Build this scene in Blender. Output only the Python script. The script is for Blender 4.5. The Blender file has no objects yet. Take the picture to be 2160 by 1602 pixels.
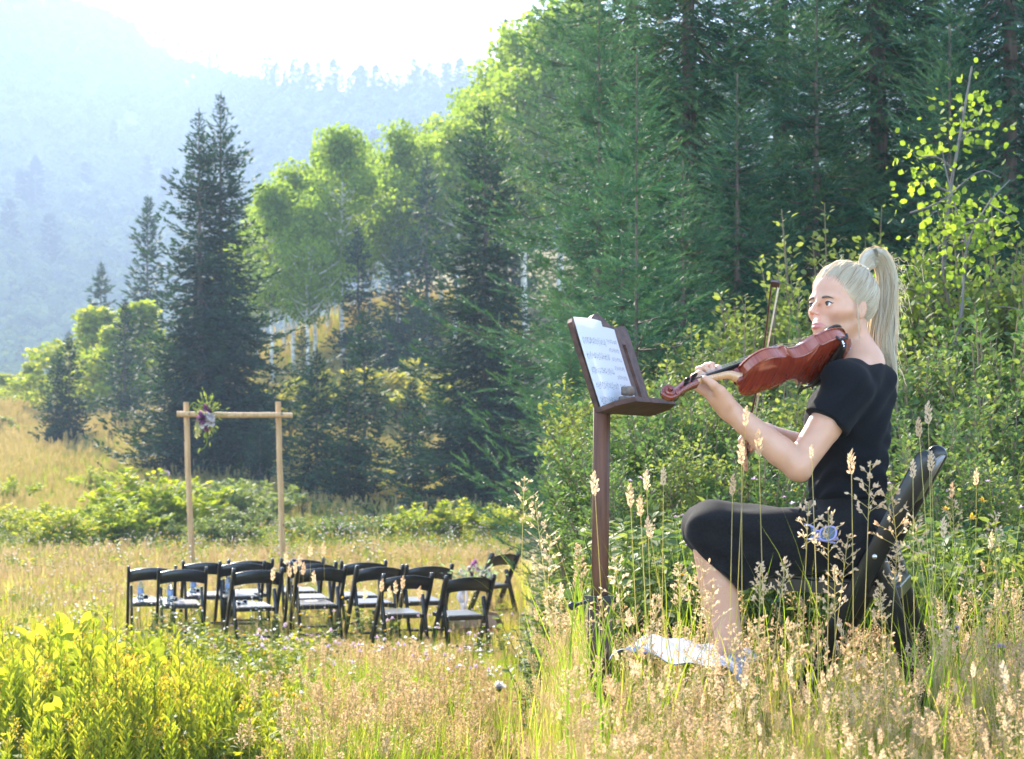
import bpy, math
import numpy as np
from mathutils import Vector, Matrix

SC = bpy.context.scene
COL = SC.collection
PI = math.pi
# ---------------------------------------------------------------- camera, sky, sun, exposure
F, CX, CY, EYE = 4200.0, 1080.0, 990.0, 1.75      # focal length and horizon in photograph pixels (2160 wide)
cam = bpy.data.cameras.new('camera')
cam_o = bpy.data.objects.new('camera', cam)
COL.objects.link(cam_o)
cam.sensor_width = 36.0
cam.lens = F / 2160.0 * 36.0
cam.shift_y = (CY - 801.0) / 2160.0
cam.clip_start, cam.clip_end = 0.1, 5000.0
cam.dof.use_dof = True
cam.dof.focus_distance = 6.3
cam.dof.aperture_fstop = 10.0
cam_o.location = (0, 0, EYE)
cam_o.rotation_euler = (PI / 2, 0, 0)
SC.camera = cam_o

SUN_AZ, SUN_EL = math.radians(-21), math.radians(30)   # azimuth from +Y towards +X
world = bpy.data.worlds.new('World')
SC.world = world
world.use_nodes = True
wn = world.node_tree
sky = wn.nodes.new('ShaderNodeTexSky')
sky.sky_type = 'NISHITA'
sky.sun_disc = False
sky.sun_elevation = SUN_EL
sky.sun_rotation = SUN_AZ
sky.air_density = 1.0
sky.dust_density = 2.5
sky.altitude = 1800
wn.links.new(sky.outputs[0], wn.nodes['Background'].inputs[0])
wn.nodes['Background'].inputs[1].default_value = 0.15
sun = bpy.data.lights.new('sun', 'SUN')
sun.energy = 3.8
sun.angle = math.radians(0.53)
sun.color = (1.0, 0.90, 0.74)
sun_o = bpy.data.objects.new('sun', sun)
COL.objects.link(sun_o)
SV = Vector((math.sin(SUN_AZ) * math.cos(SUN_EL), math.cos(SUN_AZ) * math.cos(SUN_EL), math.sin(SUN_EL)))
sun_o.rotation_euler = SV.to_track_quat('Z', 'Y').to_euler()
sun_o.location = (-20, 60, 60)
VS = SC.view_settings
VS.view_transform = 'Standard'
VS.look = 'None'
VS.exposure = 2.7
HAZE = 0.00075
VS.gamma = 1.0
VS.use_curve_mapping = False
cy = SC.cycles
cy.use_denoising = True
cy.use_adaptive_sampling = True
cy.adaptive_threshold = 0.02
cy.max_bounces = 5
cy.diffuse_bounces = 2
cy.glossy_bounces = 2
cy.transmission_bounces = 4
cy.transparent_max_bounces = 8
cy.volume_bounces = 1
cy.caustics_reflective = False
cy.caustics_refractive = False
cy.sample_clamp_indirect = 8.0

# ---------------------------------------------------------------- helpers
RNG = np.random.default_rng(11)
def A(*a): return np.array(a, dtype=float)
def P(px, py, Y):
    "point at depth Y seen at photograph pixel (px, py)"
    return A((px - CX) * Y / F, Y, EYE - (py - CY) * Y / F)
def norm(v):
    v = np.asarray(v, float)
    return v / np.maximum(np.linalg.norm(v, axis=-1, keepdims=True), 1e-12)
def sstep(a, b, x):
    t = np.clip((np.asarray(x, float) - a) / (b - a), 0, 1)
    return t * t * (3 - 2 * t)
def lerp(a, b, t): return a + (b - a) * t
def catmull(pts, n):
    "smooth curve through pts, n samples"
    pts = np.asarray(pts, float)
    q = np.vstack([2 * pts[0] - pts[1], pts, 2 * pts[-1] - pts[-2]])
    m = len(pts) - 1
    t = np.linspace(0, m, n)
    i = np.minimum(t.astype(int), m - 1)
    u = (t - i)[:, None]
    p0, p1, p2, p3 = q[i], q[i + 1], q[i + 2], q[i + 3]
    return 0.5 * (2 * p1 + (p2 - p0) * u + (2 * p0 - 5 * p1 + 4 * p2 - p3) * u ** 2 + (3 * p1 - p0 - 3 * p2 + p3) * u ** 3)

class MB:
    "collects shapes, then links them as one mesh object"
    def __init__(s):
        s.v, s.f, s.n, s.a = [], [], 0, []
    def add(s, v, faces, var=None):
        v = np.asarray(v, float).reshape(-1, 3)
        if not isinstance(faces, list): faces = [faces]
        for f in faces:
            f = np.asarray(f, int)
            if len(f): s.f.append(f + s.n)
        s.v.append(v)
        if var is None: var = 0.5
        s.a.append(np.broadcast_to(np.asarray(var, float), (len(v),)).copy())
        s.n += len(v)
        return s
    def xform(s, M):
        M = np.array(M, float)
        s.v = [v @ M[:3, :3].T + M[:3, 3] for v in s.v]
        return s
    def merge(s, o):
        for f in o.f: s.f.append(f + s.n)
        s.v += o.v; s.a += o.a; s.n += o.n
        return s
    def mesh(s, name, smooth=True):
        me = bpy.data.meshes.new(name)
        V = np.vstack(s.v).astype(np.float32)
        idx = np.concatenate([f.reshape(-1) for f in s.f]).astype(np.int32)
        cnt = np.concatenate([np.full(len(f), f.shape[1], np.int32) for f in s.f])
        me.vertices.add(len(V)); me.vertices.foreach_set('co', V.reshape(-1))
        me.loops.add(len(idx)); me.loops.foreach_set('vertex_index', idx)
        me.polygons.add(len(cnt))
        st = np.concatenate([[0], np.cumsum(cnt)[:-1]]).astype(np.int32)
        me.polygons.foreach_set('loop_start', st)
        me.polygons.foreach_set('use_smooth', np.full(len(cnt), smooth))
        at = me.attributes.new('var', 'FLOAT', 'POINT')
        at.data.foreach_set('value', np.concatenate(s.a).astype(np.float32))
        me.update(calc_edges=True)
        return me
    def build(s, name, mat, parent=None, smooth=True):
        me = s.mesh(name, smooth)
        me.materials.append(mat)
        o = bpy.data.objects.new(name, me)
        COL.objects.link(o)
        if parent is not None: o.parent = parent
        return o
    # ---- shapes
    def box(s, c, size, R=None, var=None):
        h = np.asarray(size, float) / 2
        v = np.array([[x, y, z] for x in (-1, 1) for y in (-1, 1) for z in (-1, 1)], float) * h
        if R is not None: v = v @ np.asarray(R, float).T
        f = [[0, 1, 3, 2], [4, 6, 7, 5], [0, 4, 5, 1], [2, 3, 7, 6], [0, 2, 6, 4], [1, 5, 7, 3]]
        return s.add(v + np.asarray(c, float), np.array(f), var)
    def sweep(s, path, prof, up=(0, 0, 1), scale=None, cap=True, var=None, twist=None):
        "profile (k,2) carried along path; profile x lies along side = tangent x up, y along the corrected up"
        p = np.asarray(path, float); n = len(p); prof = np.asarray(prof, float); k = len(prof)
        t = norm(np.gradient(p, axis=0)) if n > 2 else np.repeat(norm(p[1] - p[0])[None], n, 0)
        u = np.asarray(up, float)
        u = np.broadcast_to(u, (n, 3))
        sd = norm(np.cross(t, u)); uu = np.cross(sd, t)
        sc_ = np.ones((n, 2)) if scale is None else np.asarray(scale, float).reshape(n, -1) * np.ones((n, 2))
        v = p[:, None] + prof[None, :, 0:1] * sc_[:, None, 0:1] * sd[:, None] + prof[None, :, 1:2] * sc_[:, None, 1:2] * uu[:, None]
        i = np.arange(n - 1)[:, None] * k + np.arange(k)[None]
        j = np.arange(n - 1)[:, None] * k + (np.arange(k)[None] + 1) % k
        q = np.stack([i, i + k, j + k, j], -1).reshape(-1, 4)
        s.add(v.reshape(-1, 3), q, var if var is None or np.ndim(var) == 0 else np.repeat(var, k))
        if cap:
            for base, ring, rev in ((p[0], v[0], 0), (p[-1], v[-1], 1)):
                vv = np.vstack([ring, ring.mean(0)])
                a = np.arange(k); b = (a + 1) % k
                f = np.stack([np.full(k, k), a, b] if not rev else [np.full(k, k), b, a], 1)
                s.add(vv, f, 0.5)
        return s
    def tube(s, path, r, sides=6, cap=True, var=None):
        path = np.asarray(path, float)
        a = np.arange(sides) * 2 * PI / sides
        prof = np.stack([np.cos(a), np.sin(a)], 1)
        d = path[-1] - path[0]
        up = (1, 0, 0) if abs(d[2]) > 0.8 * np.linalg.norm(d) else (0, 0, 1)
        r = np.broadcast_to(np.asarray(r, float), (len(path),))
        return s.sweep(path, prof, up, r[:, None], cap, var)
    def board(s, a, b, w, t, up, round_a=True, round_b=False, ch=0.004, var=None):
        "flat board with rounded ends from a to b; w measured along up, t across"
        a, b = np.asarray(a, float), np.asarray(b, float)
        d = norm(b - a)
        prof = np.array([[t/2-ch, -w/2], [t/2, -w/2+ch], [t/2, w/2-ch], [t/2-ch, w/2], [-t/2+ch, w/2], [-t/2, w/2-ch], [-t/2, -w/2+ch], [-t/2+ch, -w/2]])
        pts, sc_ = [], []
        ang = np.linspace(0.12, PI/2, 6)
        if round_a:
            for q in ang: pts.append(a + d * (w/2) * (1 - math.sin(q)) if False else a + d * (w/2 - w/2 * math.cos(q))); sc_.append([1 if q > .3 else .6, math.sin(q)])
        else: pts.append(a); sc_.append([1, 1])
        if round_b:
            for q in ang[::-1]: pts.append(b - d * (w/2 - w/2 * math.cos(q))); sc_.append([1 if q > .3 else .6, math.sin(q)])
        else: pts.append(b); sc_.append([1, 1])
        # tangent must stay constant
        p = np.array(pts); n = len(p); k = 8
        sd = norm(np.cross(d, up)); uu = np.cross(sd, d); sc_ = np.array(sc_)
        v = p[:, None] + prof[None, :, 0:1] * sc_[:, None, 0:1] * sd + prof[None, :, 1:2] * sc_[:, None, 1:2] * uu
        i = np.arange(n - 1)[:, None] * k + np.arange(k)[None]
        j = np.arange(n - 1)[:, None] * k + (np.arange(k)[None] + 1) % k
        s.add(v.reshape(-1, 3), [np.stack([i, i + k, j + k, j], -1).reshape(-1, 4), np.arange(k)[None], (np.arange(k)[::-1] + (n - 1) * k)[None]], var)
        return s
    def ball(s, c, r, R=None, nu=12, nv=8, var=None):
        th = np.linspace(0, PI, nv + 1)[1:-1]; ph = np.arange(nu) * 2 * PI / nu
        v = np.stack([np.sin(th)[:, None] * np.cos(ph), np.sin(th)[:, None] * np.sin(ph), np.cos(th)[:, None] * np.ones(nu)], -1).reshape(-1, 3)
        v = np.vstack([v, [[0, 0, 1], [0, 0, -1]]]) * np.asarray(r, float)
        if R is not None: v = v @ np.asarray(R, float).T
        m = nv - 1; a = np.arange(nu); b = (a + 1) % nu
        q = np.concatenate([np.stack([i * nu + a, (i + 1) * nu + a, (i + 1) * nu + b, i * nu + b], 1) for i in range(m - 1)])
        tp = np.stack([np.full(nu, m * nu), a, b], 1); bt = np.stack([np.full(nu, m * nu + 1), (m - 1) * nu + b, (m - 1) * nu + a], 1)
        return s.add(v + np.asarray(c, float), [q, tp, bt], var)
    def lathe(s, prof, n=16, var=None, M=None):
        "prof: list of (r, z)"
        pr = np.asarray(prof, float); a = np.arange(n) * 2 * PI / n
        v = np.stack([pr[:, 0:1] * np.cos(a), pr[:, 0:1] * np.sin(a), pr[:, 1:2] * np.ones(n)], -1).reshape(-1, 3)
        k = len(pr); i = np.arange(k - 1)[:, None] * n + np.arange(n)[None]; j = np.arange(k - 1)[:, None] * n + (np.arange(n)[None] + 1) % n
        if M is not None: v = v @ np.array(M)[:3, :3].T + np.array(M)[:3, 3]
        return s.add(v, np.stack([i, j, j + n, i + n], -1).reshape(-1, 4), var)
    def place(s, tv, tf, pos, X, Yv, Z, scale, var=None):
        "copies of a small template at many frames"
        N = len(pos)
        if N == 0: return s
        sc_ = np.asarray(scale, float).reshape(N, -1) * np.ones((N, 3))
        B = np.stack([X, Yv, Z], 1) * sc_[:, :, None]          # N,3(axis),3
        v = np.einsum('vk,nkc->nvc', tv, B) + pos[:, None]
        m = len(tv)
        tfs = tf if isinstance(tf, list) else [tf]
        fs = [(t[None] + (np.arange(N) * m)[:, None, None]).reshape(-1, t.shape[1]) for t in tfs]
        va = RNG.random(N) if var is None else np.asarray(var, float)
        return s.add(v.reshape(-1, 3), fs, np.repeat(va, m))

def frames(d, roll=None):
    d = norm(d)
    h = np.where(np.abs(d[:, 2:3]) > 0.95, A(1, 0, 0)[None], A(0, 0, 1)[None])
    s_ = norm(np.cross(h, d)); u = np.cross(d, s_)
    if roll is not None:
        c, n_ = np.cos(roll)[:, None], np.sin(roll)[:, None]
        s_, u = s_ * c + u * n_, u * c - s_ * n_
    return d, s_, u

def empty(name, loc=(0, 0, 0), rz=0.0, M=None):
    o = bpy.data.objects.new(name, None)
    COL.objects.link(o)
    o.empty_display_size = 0.2
    if M is not None: o.matrix_world = Matrix(np.array(M).tolist())
    else:
        o.location = tuple(float(x) for x in loc); o.rotation_euler = (0, 0, rz)
    return o
def tag(o, label, cat, group=None):
    o['label'] = label; o['category'] = cat
    if group: o['group'] = group
    return o
def kind(o, k):
    o['kind'] = k
    return o
KIDS = {}
def kids(o):
    return [c for c in COL.objects if c.parent == o]
def copy_tree(o, parent=None, children=None):
    c = o.copy(); COL.objects.link(c)
    if parent is not None: c.parent = parent
    for ch in (kids(o) if children is None else children):
        copy_tree(ch, c)
    return c

# ---------------------------------------------------------------- materials
MATS = {}
def new_mat(name):
    m = bpy.data.materials.new(name); m.use_nodes = True
    MATS[name] = m
    return m, m.node_tree, m.node_tree.nodes['Principled BSDF']
def N_(nt, t, **kw):
    n = nt.nodes.new(t)
    for k, v in kw.items(): setattr(n, k, v)
    return n
def ramp(nt, fac, cols):
    r = N_(nt, 'ShaderNodeValToRGB')
    e = r.color_ramp.elements
    while len(e) < len(cols): e.new(0.5)
    for i, c in enumerate(cols):
        e[i].position = i / (len(cols) - 1) if len(c) == 3 else c[3]
        e[i].color = (*c[:3], 1)
    nt.links.new(fac, r.inputs[0])
    return r.outputs[0]
def plain(name, col, rough=0.5, spec=0.5, metal=0.0, nscale=0, namp=0.0, bump=0.0, stretch=(1, 1, 1), coat=0.0, sheen=0.0, sss=0.0):
    m, nt, b = new_mat(name)
    b.inputs['Roughness'].default_value = rough
    b.inputs['Specular IOR Level'].default_value = spec
    b.inputs['Metallic'].default_value = metal
    b.inputs['Coat Weight'].default_value = coat
    b.inputs['Sheen Weight'].default_value = sheen
    if sss:
        b.inputs['Subsurface Weight'].default_value = sss
        b.inputs['Subsurface Radius'].default_value = (0.012, 0.005, 0.003)
        b.inputs['Subsurface Scale'].default_value = 1.0
    b.inputs['Base Color'].default_value = (*col, 1)
    if nscale:
        tc = N_(nt, 'ShaderNodeTexCoord'); mp = N_(nt, 'ShaderNodeMapping'); mp.inputs['Scale'].default_value = stretch
        nz = N_(nt, 'ShaderNodeTexNoise'); nz.inputs['Scale'].default_value = nscale; nz.inputs['Detail'].default_value = 5
        nt.links.new(tc.outputs['Object'], mp.inputs[0]); nt.links.new(mp.outputs[0], nz.inputs['Vector'])
        lo = tuple(max(c * (1 - namp), 0) for c in col); hi = tuple(min(c * (1 + namp), 1) for c in col)
        nt.links.new(ramp(nt, nz.outputs[0], [(*lo, 0.3), (*hi, 0.7)]), b.inputs['Base Color'])
        if bump:
            bp = N_(nt, 'ShaderNodeBump'); bp.inputs['Strength'].default_value = bump; bp.inputs['Distance'].default_value = 0.01
            nt.links.new(nz.outputs[0], bp.inputs['Height']); nt.links.new(bp.outputs[0], b.inputs['Normal'])
    return m
def leafy(name, cols, trans=0.45, tcol=None, rough=0.6, spec=0.15, inst=0.3, nsc=0.0):
    "foliage: colour varies per leaf (var) and per copy; light passes through"
    m, nt, b = new_mat(name)
    at = N_(nt, 'ShaderNodeAttribute'); at.attribute_name = 'var'
    oi = N_(nt, 'ShaderNodeObjectInfo')
    mx = N_(nt, 'ShaderNodeMath', operation='MULTIPLY_ADD')
    nt.links.new(oi.outputs['Random'], mx.inputs[0]); mx.inputs[1].default_value = inst
    ad = N_(nt, 'ShaderNodeMath', operation='MULTIPLY'); nt.links.new(at.outputs['Fac'], ad.inputs[0]); ad.inputs[1].default_value = 1 - inst
    nt.links.new(ad.outputs[0], mx.inputs[2])
    fac = mx.outputs[0]
    if nsc:
        tc = N_(nt, 'ShaderNodeTexCoord'); nz = N_(nt, 'ShaderNodeTexNoise'); nz.inputs['Scale'].default_value = nsc
        nt.links.new(tc.outputs['Object'], nz.inputs['Vector'])
        m2 = N_(nt, 'ShaderNodeMath', operation='MULTIPLY_ADD'); nt.links.new(nz.outputs[0], m2.inputs[0]); m2.inputs[1].default_value = 0.9
        m3 = N_(nt, 'ShaderNodeMath', operation='MULTIPLY_ADD'); nt.links.new(fac, m3.inputs[0]); m3.inputs[1].default_value = 0.6; m3.inputs[2].default_value = -0.22
        nt.links.new(m3.outputs[0], m2.inputs[2]); fac = m2.outputs[0]
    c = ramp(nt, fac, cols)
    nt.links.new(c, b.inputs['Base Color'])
    b.inputs['Roughness'].default_value = rough
    b.inputs['Specular IOR Level'].default_value = spec
    if trans > 0:
        tr = N_(nt, 'ShaderNodeBsdfTranslucent')
        mixc = N_(nt, 'ShaderNodeMix', data_type='RGBA', blend_type='MULTIPLY')
        mixc.inputs[0].default_value = 1.0
        nt.links.new(c, mixc.inputs[6]); mixc.inputs[7].default_value = (*(tcol or (1.6, 1.6, 0.9)), 1)
        nt.links.new(mixc.outputs[2], tr.inputs[0])
        ms = N_(nt, 'ShaderNodeMixShader'); ms.inputs[0].default_value = trans
        nt.links.new(b.outputs[0], ms.inputs[1]); nt.links.new(tr.outputs[0], ms.inputs[2])
        nt.links.new(ms.outputs[0], nt.nodes['Material Output'].inputs[0])
    return m

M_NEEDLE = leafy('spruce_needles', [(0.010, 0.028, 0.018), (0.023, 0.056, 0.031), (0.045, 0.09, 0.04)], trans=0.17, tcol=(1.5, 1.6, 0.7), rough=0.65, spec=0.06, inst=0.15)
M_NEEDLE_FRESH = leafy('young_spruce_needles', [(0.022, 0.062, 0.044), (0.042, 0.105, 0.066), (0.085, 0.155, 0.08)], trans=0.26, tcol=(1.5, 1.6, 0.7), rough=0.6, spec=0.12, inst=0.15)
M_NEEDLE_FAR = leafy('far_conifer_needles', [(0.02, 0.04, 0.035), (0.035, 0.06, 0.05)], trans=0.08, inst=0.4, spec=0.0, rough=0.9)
M_ASPEN = leafy('aspen_leaves', [(0.11, 0.18, 0.03), (0.17, 0.25, 0.04), (0.26, 0.32, 0.06)], trans=0.58, tcol=(1.75, 1.65, 0.75), inst=0.25)
M_SHRUB = leafy('shrub_leaves', [(0.085, 0.13, 0.045), (0.14, 0.19, 0.06), (0.24, 0.27, 0.08)], trans=0.46, tcol=(1.5, 1.45, 0.75), inst=0.4)
M_SHRUB_Y = leafy('yellow_green_leaves', [(0.13, 0.20, 0.025), (0.22, 0.28, 0.03), (0.36, 0.34, 0.05)], trans=0.55, tcol=(1.6, 1.5, 0.7), inst=0.3)
M_SHRUB_D = leafy('deep_green_leaves', [(0.05, 0.095, 0.045), (0.085, 0.14, 0.055), (0.14, 0.19, 0.065)], trans=0.42, tcol=(1.4, 1.5, 0.75), inst=0.4)
M_BARK = plain('spruce_bark', (0.12, 0.09, 0.07), 0.9, 0.2, nscale=14, namp=0.5, bump=0.6, stretch=(1, 1, 0.3))
M_ASPEN_BARK = plain('aspen_bark', (0.62, 0.58, 0.50), 0.8, 0.3, nscale=3.0, namp=0.45, bump=0.2, stretch=(1, 1, 2.5))
M_TWIG = plain('shrub_stems', (0.20, 0.15, 0.09), 0.85, 0.2)
M_TWIG_GREY = plain('grey_dead_branches', (0.17, 0.15, 0.135), 0.85, 0.2, nscale=8, namp=0.3)
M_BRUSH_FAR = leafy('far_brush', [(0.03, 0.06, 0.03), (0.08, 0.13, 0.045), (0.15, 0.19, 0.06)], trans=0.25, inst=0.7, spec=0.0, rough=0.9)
M_GRASS_DRY = leafy('dry_grass', [(0.36, 0.32, 0.11), (0.47, 0.41, 0.18), (0.56, 0.50, 0.26)], trans=0.5, tcol=(1.5, 1.45, 0.85), inst=0.4)
M_GRASS_MIX = leafy('meadow_grass', [(0.15, 0.22, 0.03), (0.26, 0.29, 0.05), (0.42, 0.36, 0.11)], trans=0.55, tcol=(1.6, 1.5, 0.7), inst=0.5)
M_GRASS_GREEN = leafy('green_grass', [(0.10, 0.19, 0.025), (0.17, 0.26, 0.03), (0.29, 0.32, 0.05)], trans=0.55, tcol=(1.65, 1.55, 0.65), inst=0.4)
M_SEED = leafy('seed_heads', [(0.40, 0.26, 0.15), (0.54, 0.40, 0.26), (0.66, 0.55, 0.40)], trans=0.48, tcol=(1.4, 1.25, 1.0), inst=0.5)
M_SEED_GOLD = leafy('golden_seed_heads', [(0.36, 0.27, 0.11), (0.48, 0.38, 0.18), (0.60, 0.50, 0.28)], trans=0.48, tcol=(1.5, 1.35, 0.8), inst=0.5)
M_GOLD = leafy('goldenrod_flowers', [(0.55, 0.34, 0.04), (0.70, 0.46, 0.06)], trans=0.45, tcol=(1.2, 1.2, 0.8), inst=0.4)
M_LILAC = leafy('lilac_flowers', [(0.50, 0.36, 0.48), (0.68, 0.55, 0.62)], trans=0.4, tcol=(1.2, 1.1, 1.2), inst=0.5)
M_WHITE_FL = leafy('white_flowers', [(0.72, 0.67, 0.66), (0.85, 0.82, 0.80)], trans=0.65, tcol=(1.1, 1.1, 1.1), inst=0.5)

# ---------------------------------------------------------------- ground
def ground_z(X, Y):
    X = np.asarray(X, float); Y = np.asarray(Y, float)
    t = np.maximum(Y - 30, 0)
    base = np.where(t < 90, 0.0006 * t * t, 0.0006 * 8100 + (t - 90) * 0.02)
    hill = sstep(-24, -5, X) * (np.maximum(Y - 58, 0) - 6 * (1 - np.exp(-np.maximum(Y - 58, 0) / 6))) * 0.125
    hill = np.minimum(hill, 14 + 0.02 * Y)
    w = 0.16 + 0.10 * np.maximum(Y - 6.5, 0)
    kn = sstep(0, 1, (X + 0.02) / w) * (1.0 + 0.045 * np.clip(Y - 8, 0, 20)) * (1 - sstep(30, 55, Y)) * sstep(-6, 1.0, Y + 3)
    lump = 0.04 * np.sin(X * 1.3 + 0.7) * np.sin(Y * 0.9) * sstep(9, 14, Y)
    return base + hill + kn + lump
def gnd(px, Y, dz=0.0):
    x = (px - CX) * Y / F
    return A(x, Y, float(ground_z(x, Y)) + dz)
def grid_mesh(xs, ys, zf):
    X, Y = np.meshgrid(xs, ys)
    Z = zf(X, Y)
    v = np.stack([X, Y, Z], -1).reshape(-1, 3)
    nx, ny = len(xs), len(ys)
    i = (np.arange(ny - 1)[:, None] * nx + np.arange(nx - 1)[None]).reshape(-1)
    return v, np.stack([i, i + 1, i + nx + 1, i + nx], 1)
def soil_mat():
    m, nt, b = new_mat('meadow_soil')
    tc = N_(nt, 'ShaderNodeTexCoord')
    n1 = N_(nt, 'ShaderNodeTexNoise'); n1.inputs['Scale'].default_value = 0.6; n1.inputs['Detail'].default_value = 8
    n2 = N_(nt, 'ShaderNodeTexNoise'); n2.inputs['Scale'].default_value = 22; n2.inputs['Detail'].default_value = 6
    nt.links.new(tc.outputs['Object'], n1.inputs['Vector']); nt.links.new(tc.outputs['Object'], n2.inputs['Vector'])
    c1 = ramp(nt, n1.outputs[0], [(0.20, 0.17, 0.06, 0.3), (0.30, 0.23, 0.10, 0.55), (0.16, 0.18, 0.05, 0.75)])
    c2 = ramp(nt, n2.outputs[0], [(0.35, 0.35, 0.35, 0.3), (1, 1, 1, 0.7)])
    mx = N_(nt, 'ShaderNodeMix', data_type='RGBA', blend_type='MULTIPLY'); mx.inputs[0].default_value = 0.8
    nt.links.new(c1, mx.inputs[6]); nt.links.new(c2, mx.inputs[7]); nt.links.new(mx.outputs[2], b.inputs['Base Color'])
    b.inputs['Roughness'].default_value = 0.95; b.inputs['Specular IOR Level'].default_value = 0.1
    bp = N_(nt, 'ShaderNodeBump'); bp.inputs['Distance'].default_value = 0.05; bp.inputs['Strength'].default_value = 0.8
    nt.links.new(n2.outputs[0], bp.inputs['Height']); nt.links.new(bp.outputs[0], b.inputs['Normal'])
    return m
xs = np.concatenate([np.linspace(-260, -40, 40)[:-1], np.linspace(-40, -2, 60)[:-1], np.linspace(-2, 6, 110)[:-1], np.linspace(6, 40, 30)[:-1], np.linspace(40, 260, 30)])
ys = np.concatenate([np.linspace(-40, 1, 15)[:-1], np.linspace(1, 20, 80)[:-1], np.linspace(20, 130, 110)[:-1], np.linspace(130, 420, 60)])
v, f = grid_mesh(xs, ys, ground_z)
kind(MB().add(v, f).build('ground', soil_mat()), 'structure')

# ---- mountain: ridge line given as photograph pixels, carried to its real distance
RX = A(-900, -300, -100, 60, 180, 262, 310, 360, 420, 500, 570, 640, 760, 900, 1000, 1100, 1300, 1700, 2300, 3200)
RY = A(-150, -130, -100, -40, 6, 40, 92, 122, 140, 162, 182, 196, 200, 196, 188, 175, 150, 120, 140, 260)
RD = A(620, 640, 660, 680, 690, 700, 690, 660, 610, 540, 500, 480, 470, 460, 450, 440, 440, 450, 470, 500) * 2.1
def mountain_pt(px, s):
    "px column, s 0 at the foot .. 1 at the ridge .. 1.4 behind it"
    ry = np.interp(px, RX, RY); rd = np.interp(px, RX, RD)
    y0 = 300.0 + 0 * px
    Yd = y0 + (rd - y0) * s
    zr = EYE - (ry - CY) * rd / F
    z0 = -2.0 + 0 * px
    su = np.clip(s, 0, 1)
    prof = 0.30 * su + 0.70 * su ** 1.7
    z = z0 + (zr - z0) * prof
    back = np.maximum(s - 1, 0)
    z = z - back * 500
    X = (px - CX) * Yd / F
    gul = np.sin(X * 0.021 + 2.2 * np.sin(Yd * 0.005)) * 5.0 + np.sin(X * 0.05 + Yd * 0.01) * 2.6 + np.sin(X * 0.15 + Yd * 0.08) * 1.0
    z = z + gul * np.clip(s * 3, 0, 1) * np.clip((1.02 - s) * 5, 0.0, 1)
    return np.stack([X, Yd, z], -1)
pxs = np.linspace(-900, 3200, 340); ss = np.concatenate([np.linspace(0, 1, 110), [1.06, 1.2, 1.45]])
PX, S_ = np.meshgrid(pxs, ss)
mv = mountain_pt(PX, S_).reshape(-1, 3)
i = (np.arange(len(ss) - 1)[:, None] * len(pxs) + np.arange(len(pxs) - 1)[None]).reshape(-1)
mm, nt, b = new_mat('mountain_meadow')
tc = N_(nt, 'ShaderNodeTexCoord'); nz = N_(nt, 'ShaderNodeTexNoise'); nz.inputs['Scale'].default_value = 0.05; nz.inputs['Detail'].default_value = 9
nt.links.new(tc.outputs['Object'], nz.inputs['Vector'])
nt.links.new(ramp(nt, nz.outputs[0], [(0.05, 0.085, 0.03, 0.35), (0.08, 0.11, 0.04, 0.55), (0.13, 0.14, 0.06, 0.72)]), b.inputs['Base Color'])
b.inputs['Roughness'].default_value = 0.95
kind(MB().add(mv, np.stack([i, i + 1, i + len(pxs) + 1, i + len(pxs)], 1)).build('mountain', mm), 'structure')

# ---- instancing of small plants on prepared points (grass and the like: stuff)
def scatter(name, sources, pos, rot, scl, idx, label=None, cat=None):
    "sources: mesh objects kept out of the scene; one point per plant"
    c = bpy.data.collections.new(name + '_kinds')
    for o in sources: c.objects.link(o)
    me = bpy.data.meshes.new(name)
    n = len(pos)
    me.vertices.add(n); me.vertices.foreach_set('co', np.asarray(pos, np.float32).reshape(-1))
    a = me.attributes.new('rot', 'FLOAT_VECTOR', 'POINT'); a.data.foreach_set('vector', np.asarray(rot, np.float32).reshape(-1))
    a = me.attributes.new('scl', 'FLOAT', 'POINT'); a.data.foreach_set('value', np.asarray(scl, np.float32))
    a = me.attributes.new('idx', 'INT', 'POINT'); a.data.foreach_set('value', np.asarray(idx, np.int32))
    ob = bpy.data.objects.new(name, me); COL.objects.link(ob)
    ng = bpy.data.node_groups.new(name + '_scatter', 'GeometryNodeTree')
    ng.interface.new_socket('Geometry', in_out='INPUT', socket_type='NodeSocketGeometry')
    ng.interface.new_socket('Geometry', in_out='OUTPUT', socket_type='NodeSocketGeometry')
    gi = ng.nodes.new('NodeGroupInput'); go = ng.nodes.new('NodeGroupOutput')
    ip = ng.nodes.new('GeometryNodeInstanceOnPoints'); ci = ng.nodes.new('GeometryNodeCollectionInfo')
    ci.inputs['Collection'].default_value = c
    ci.inputs['Separate Children'].default_value = True; ci.inputs['Reset Children'].default_value = True
    def na(nm, dt):
        q = ng.nodes.new('GeometryNodeInputNamedAttribute'); q.data_type = dt; q.inputs['Name'].default_value = nm
        return next(s for s in q.outputs if s.enabled and s.name == 'Attribute')
    L = ng.links.new
    L(gi.outputs[0], ip.inputs['Points']); L(ci.outputs[0], ip.inputs['Instance'])
    ip.inputs['Pick Instance'].default_value = True
    L(na('idx', 'INT'), ip.inputs['Instance Index']); L(na('rot', 'FLOAT_VECTOR'), ip.inputs['Rotation']); L(na('scl', 'FLOAT'), ip.inputs['Scale'])
    L(ip.outputs[0], go.inputs[0])
    md = ob.modifiers.new('scatter', 'NODES'); md.node_group = ng
    ob['kind'] = 'stuff'
    if label: ob['label'] = label
    if cat: ob['category'] = cat
    return ob
NSRC = [0]
def src(mb, name, mat):
    me = mb.mesh(name, smooth=True); me.materials.append(mat)
    NSRC[0] += 1
    return bpy.data.objects.new('%s_%03d' % (name, NSRC[0]), me)
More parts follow.
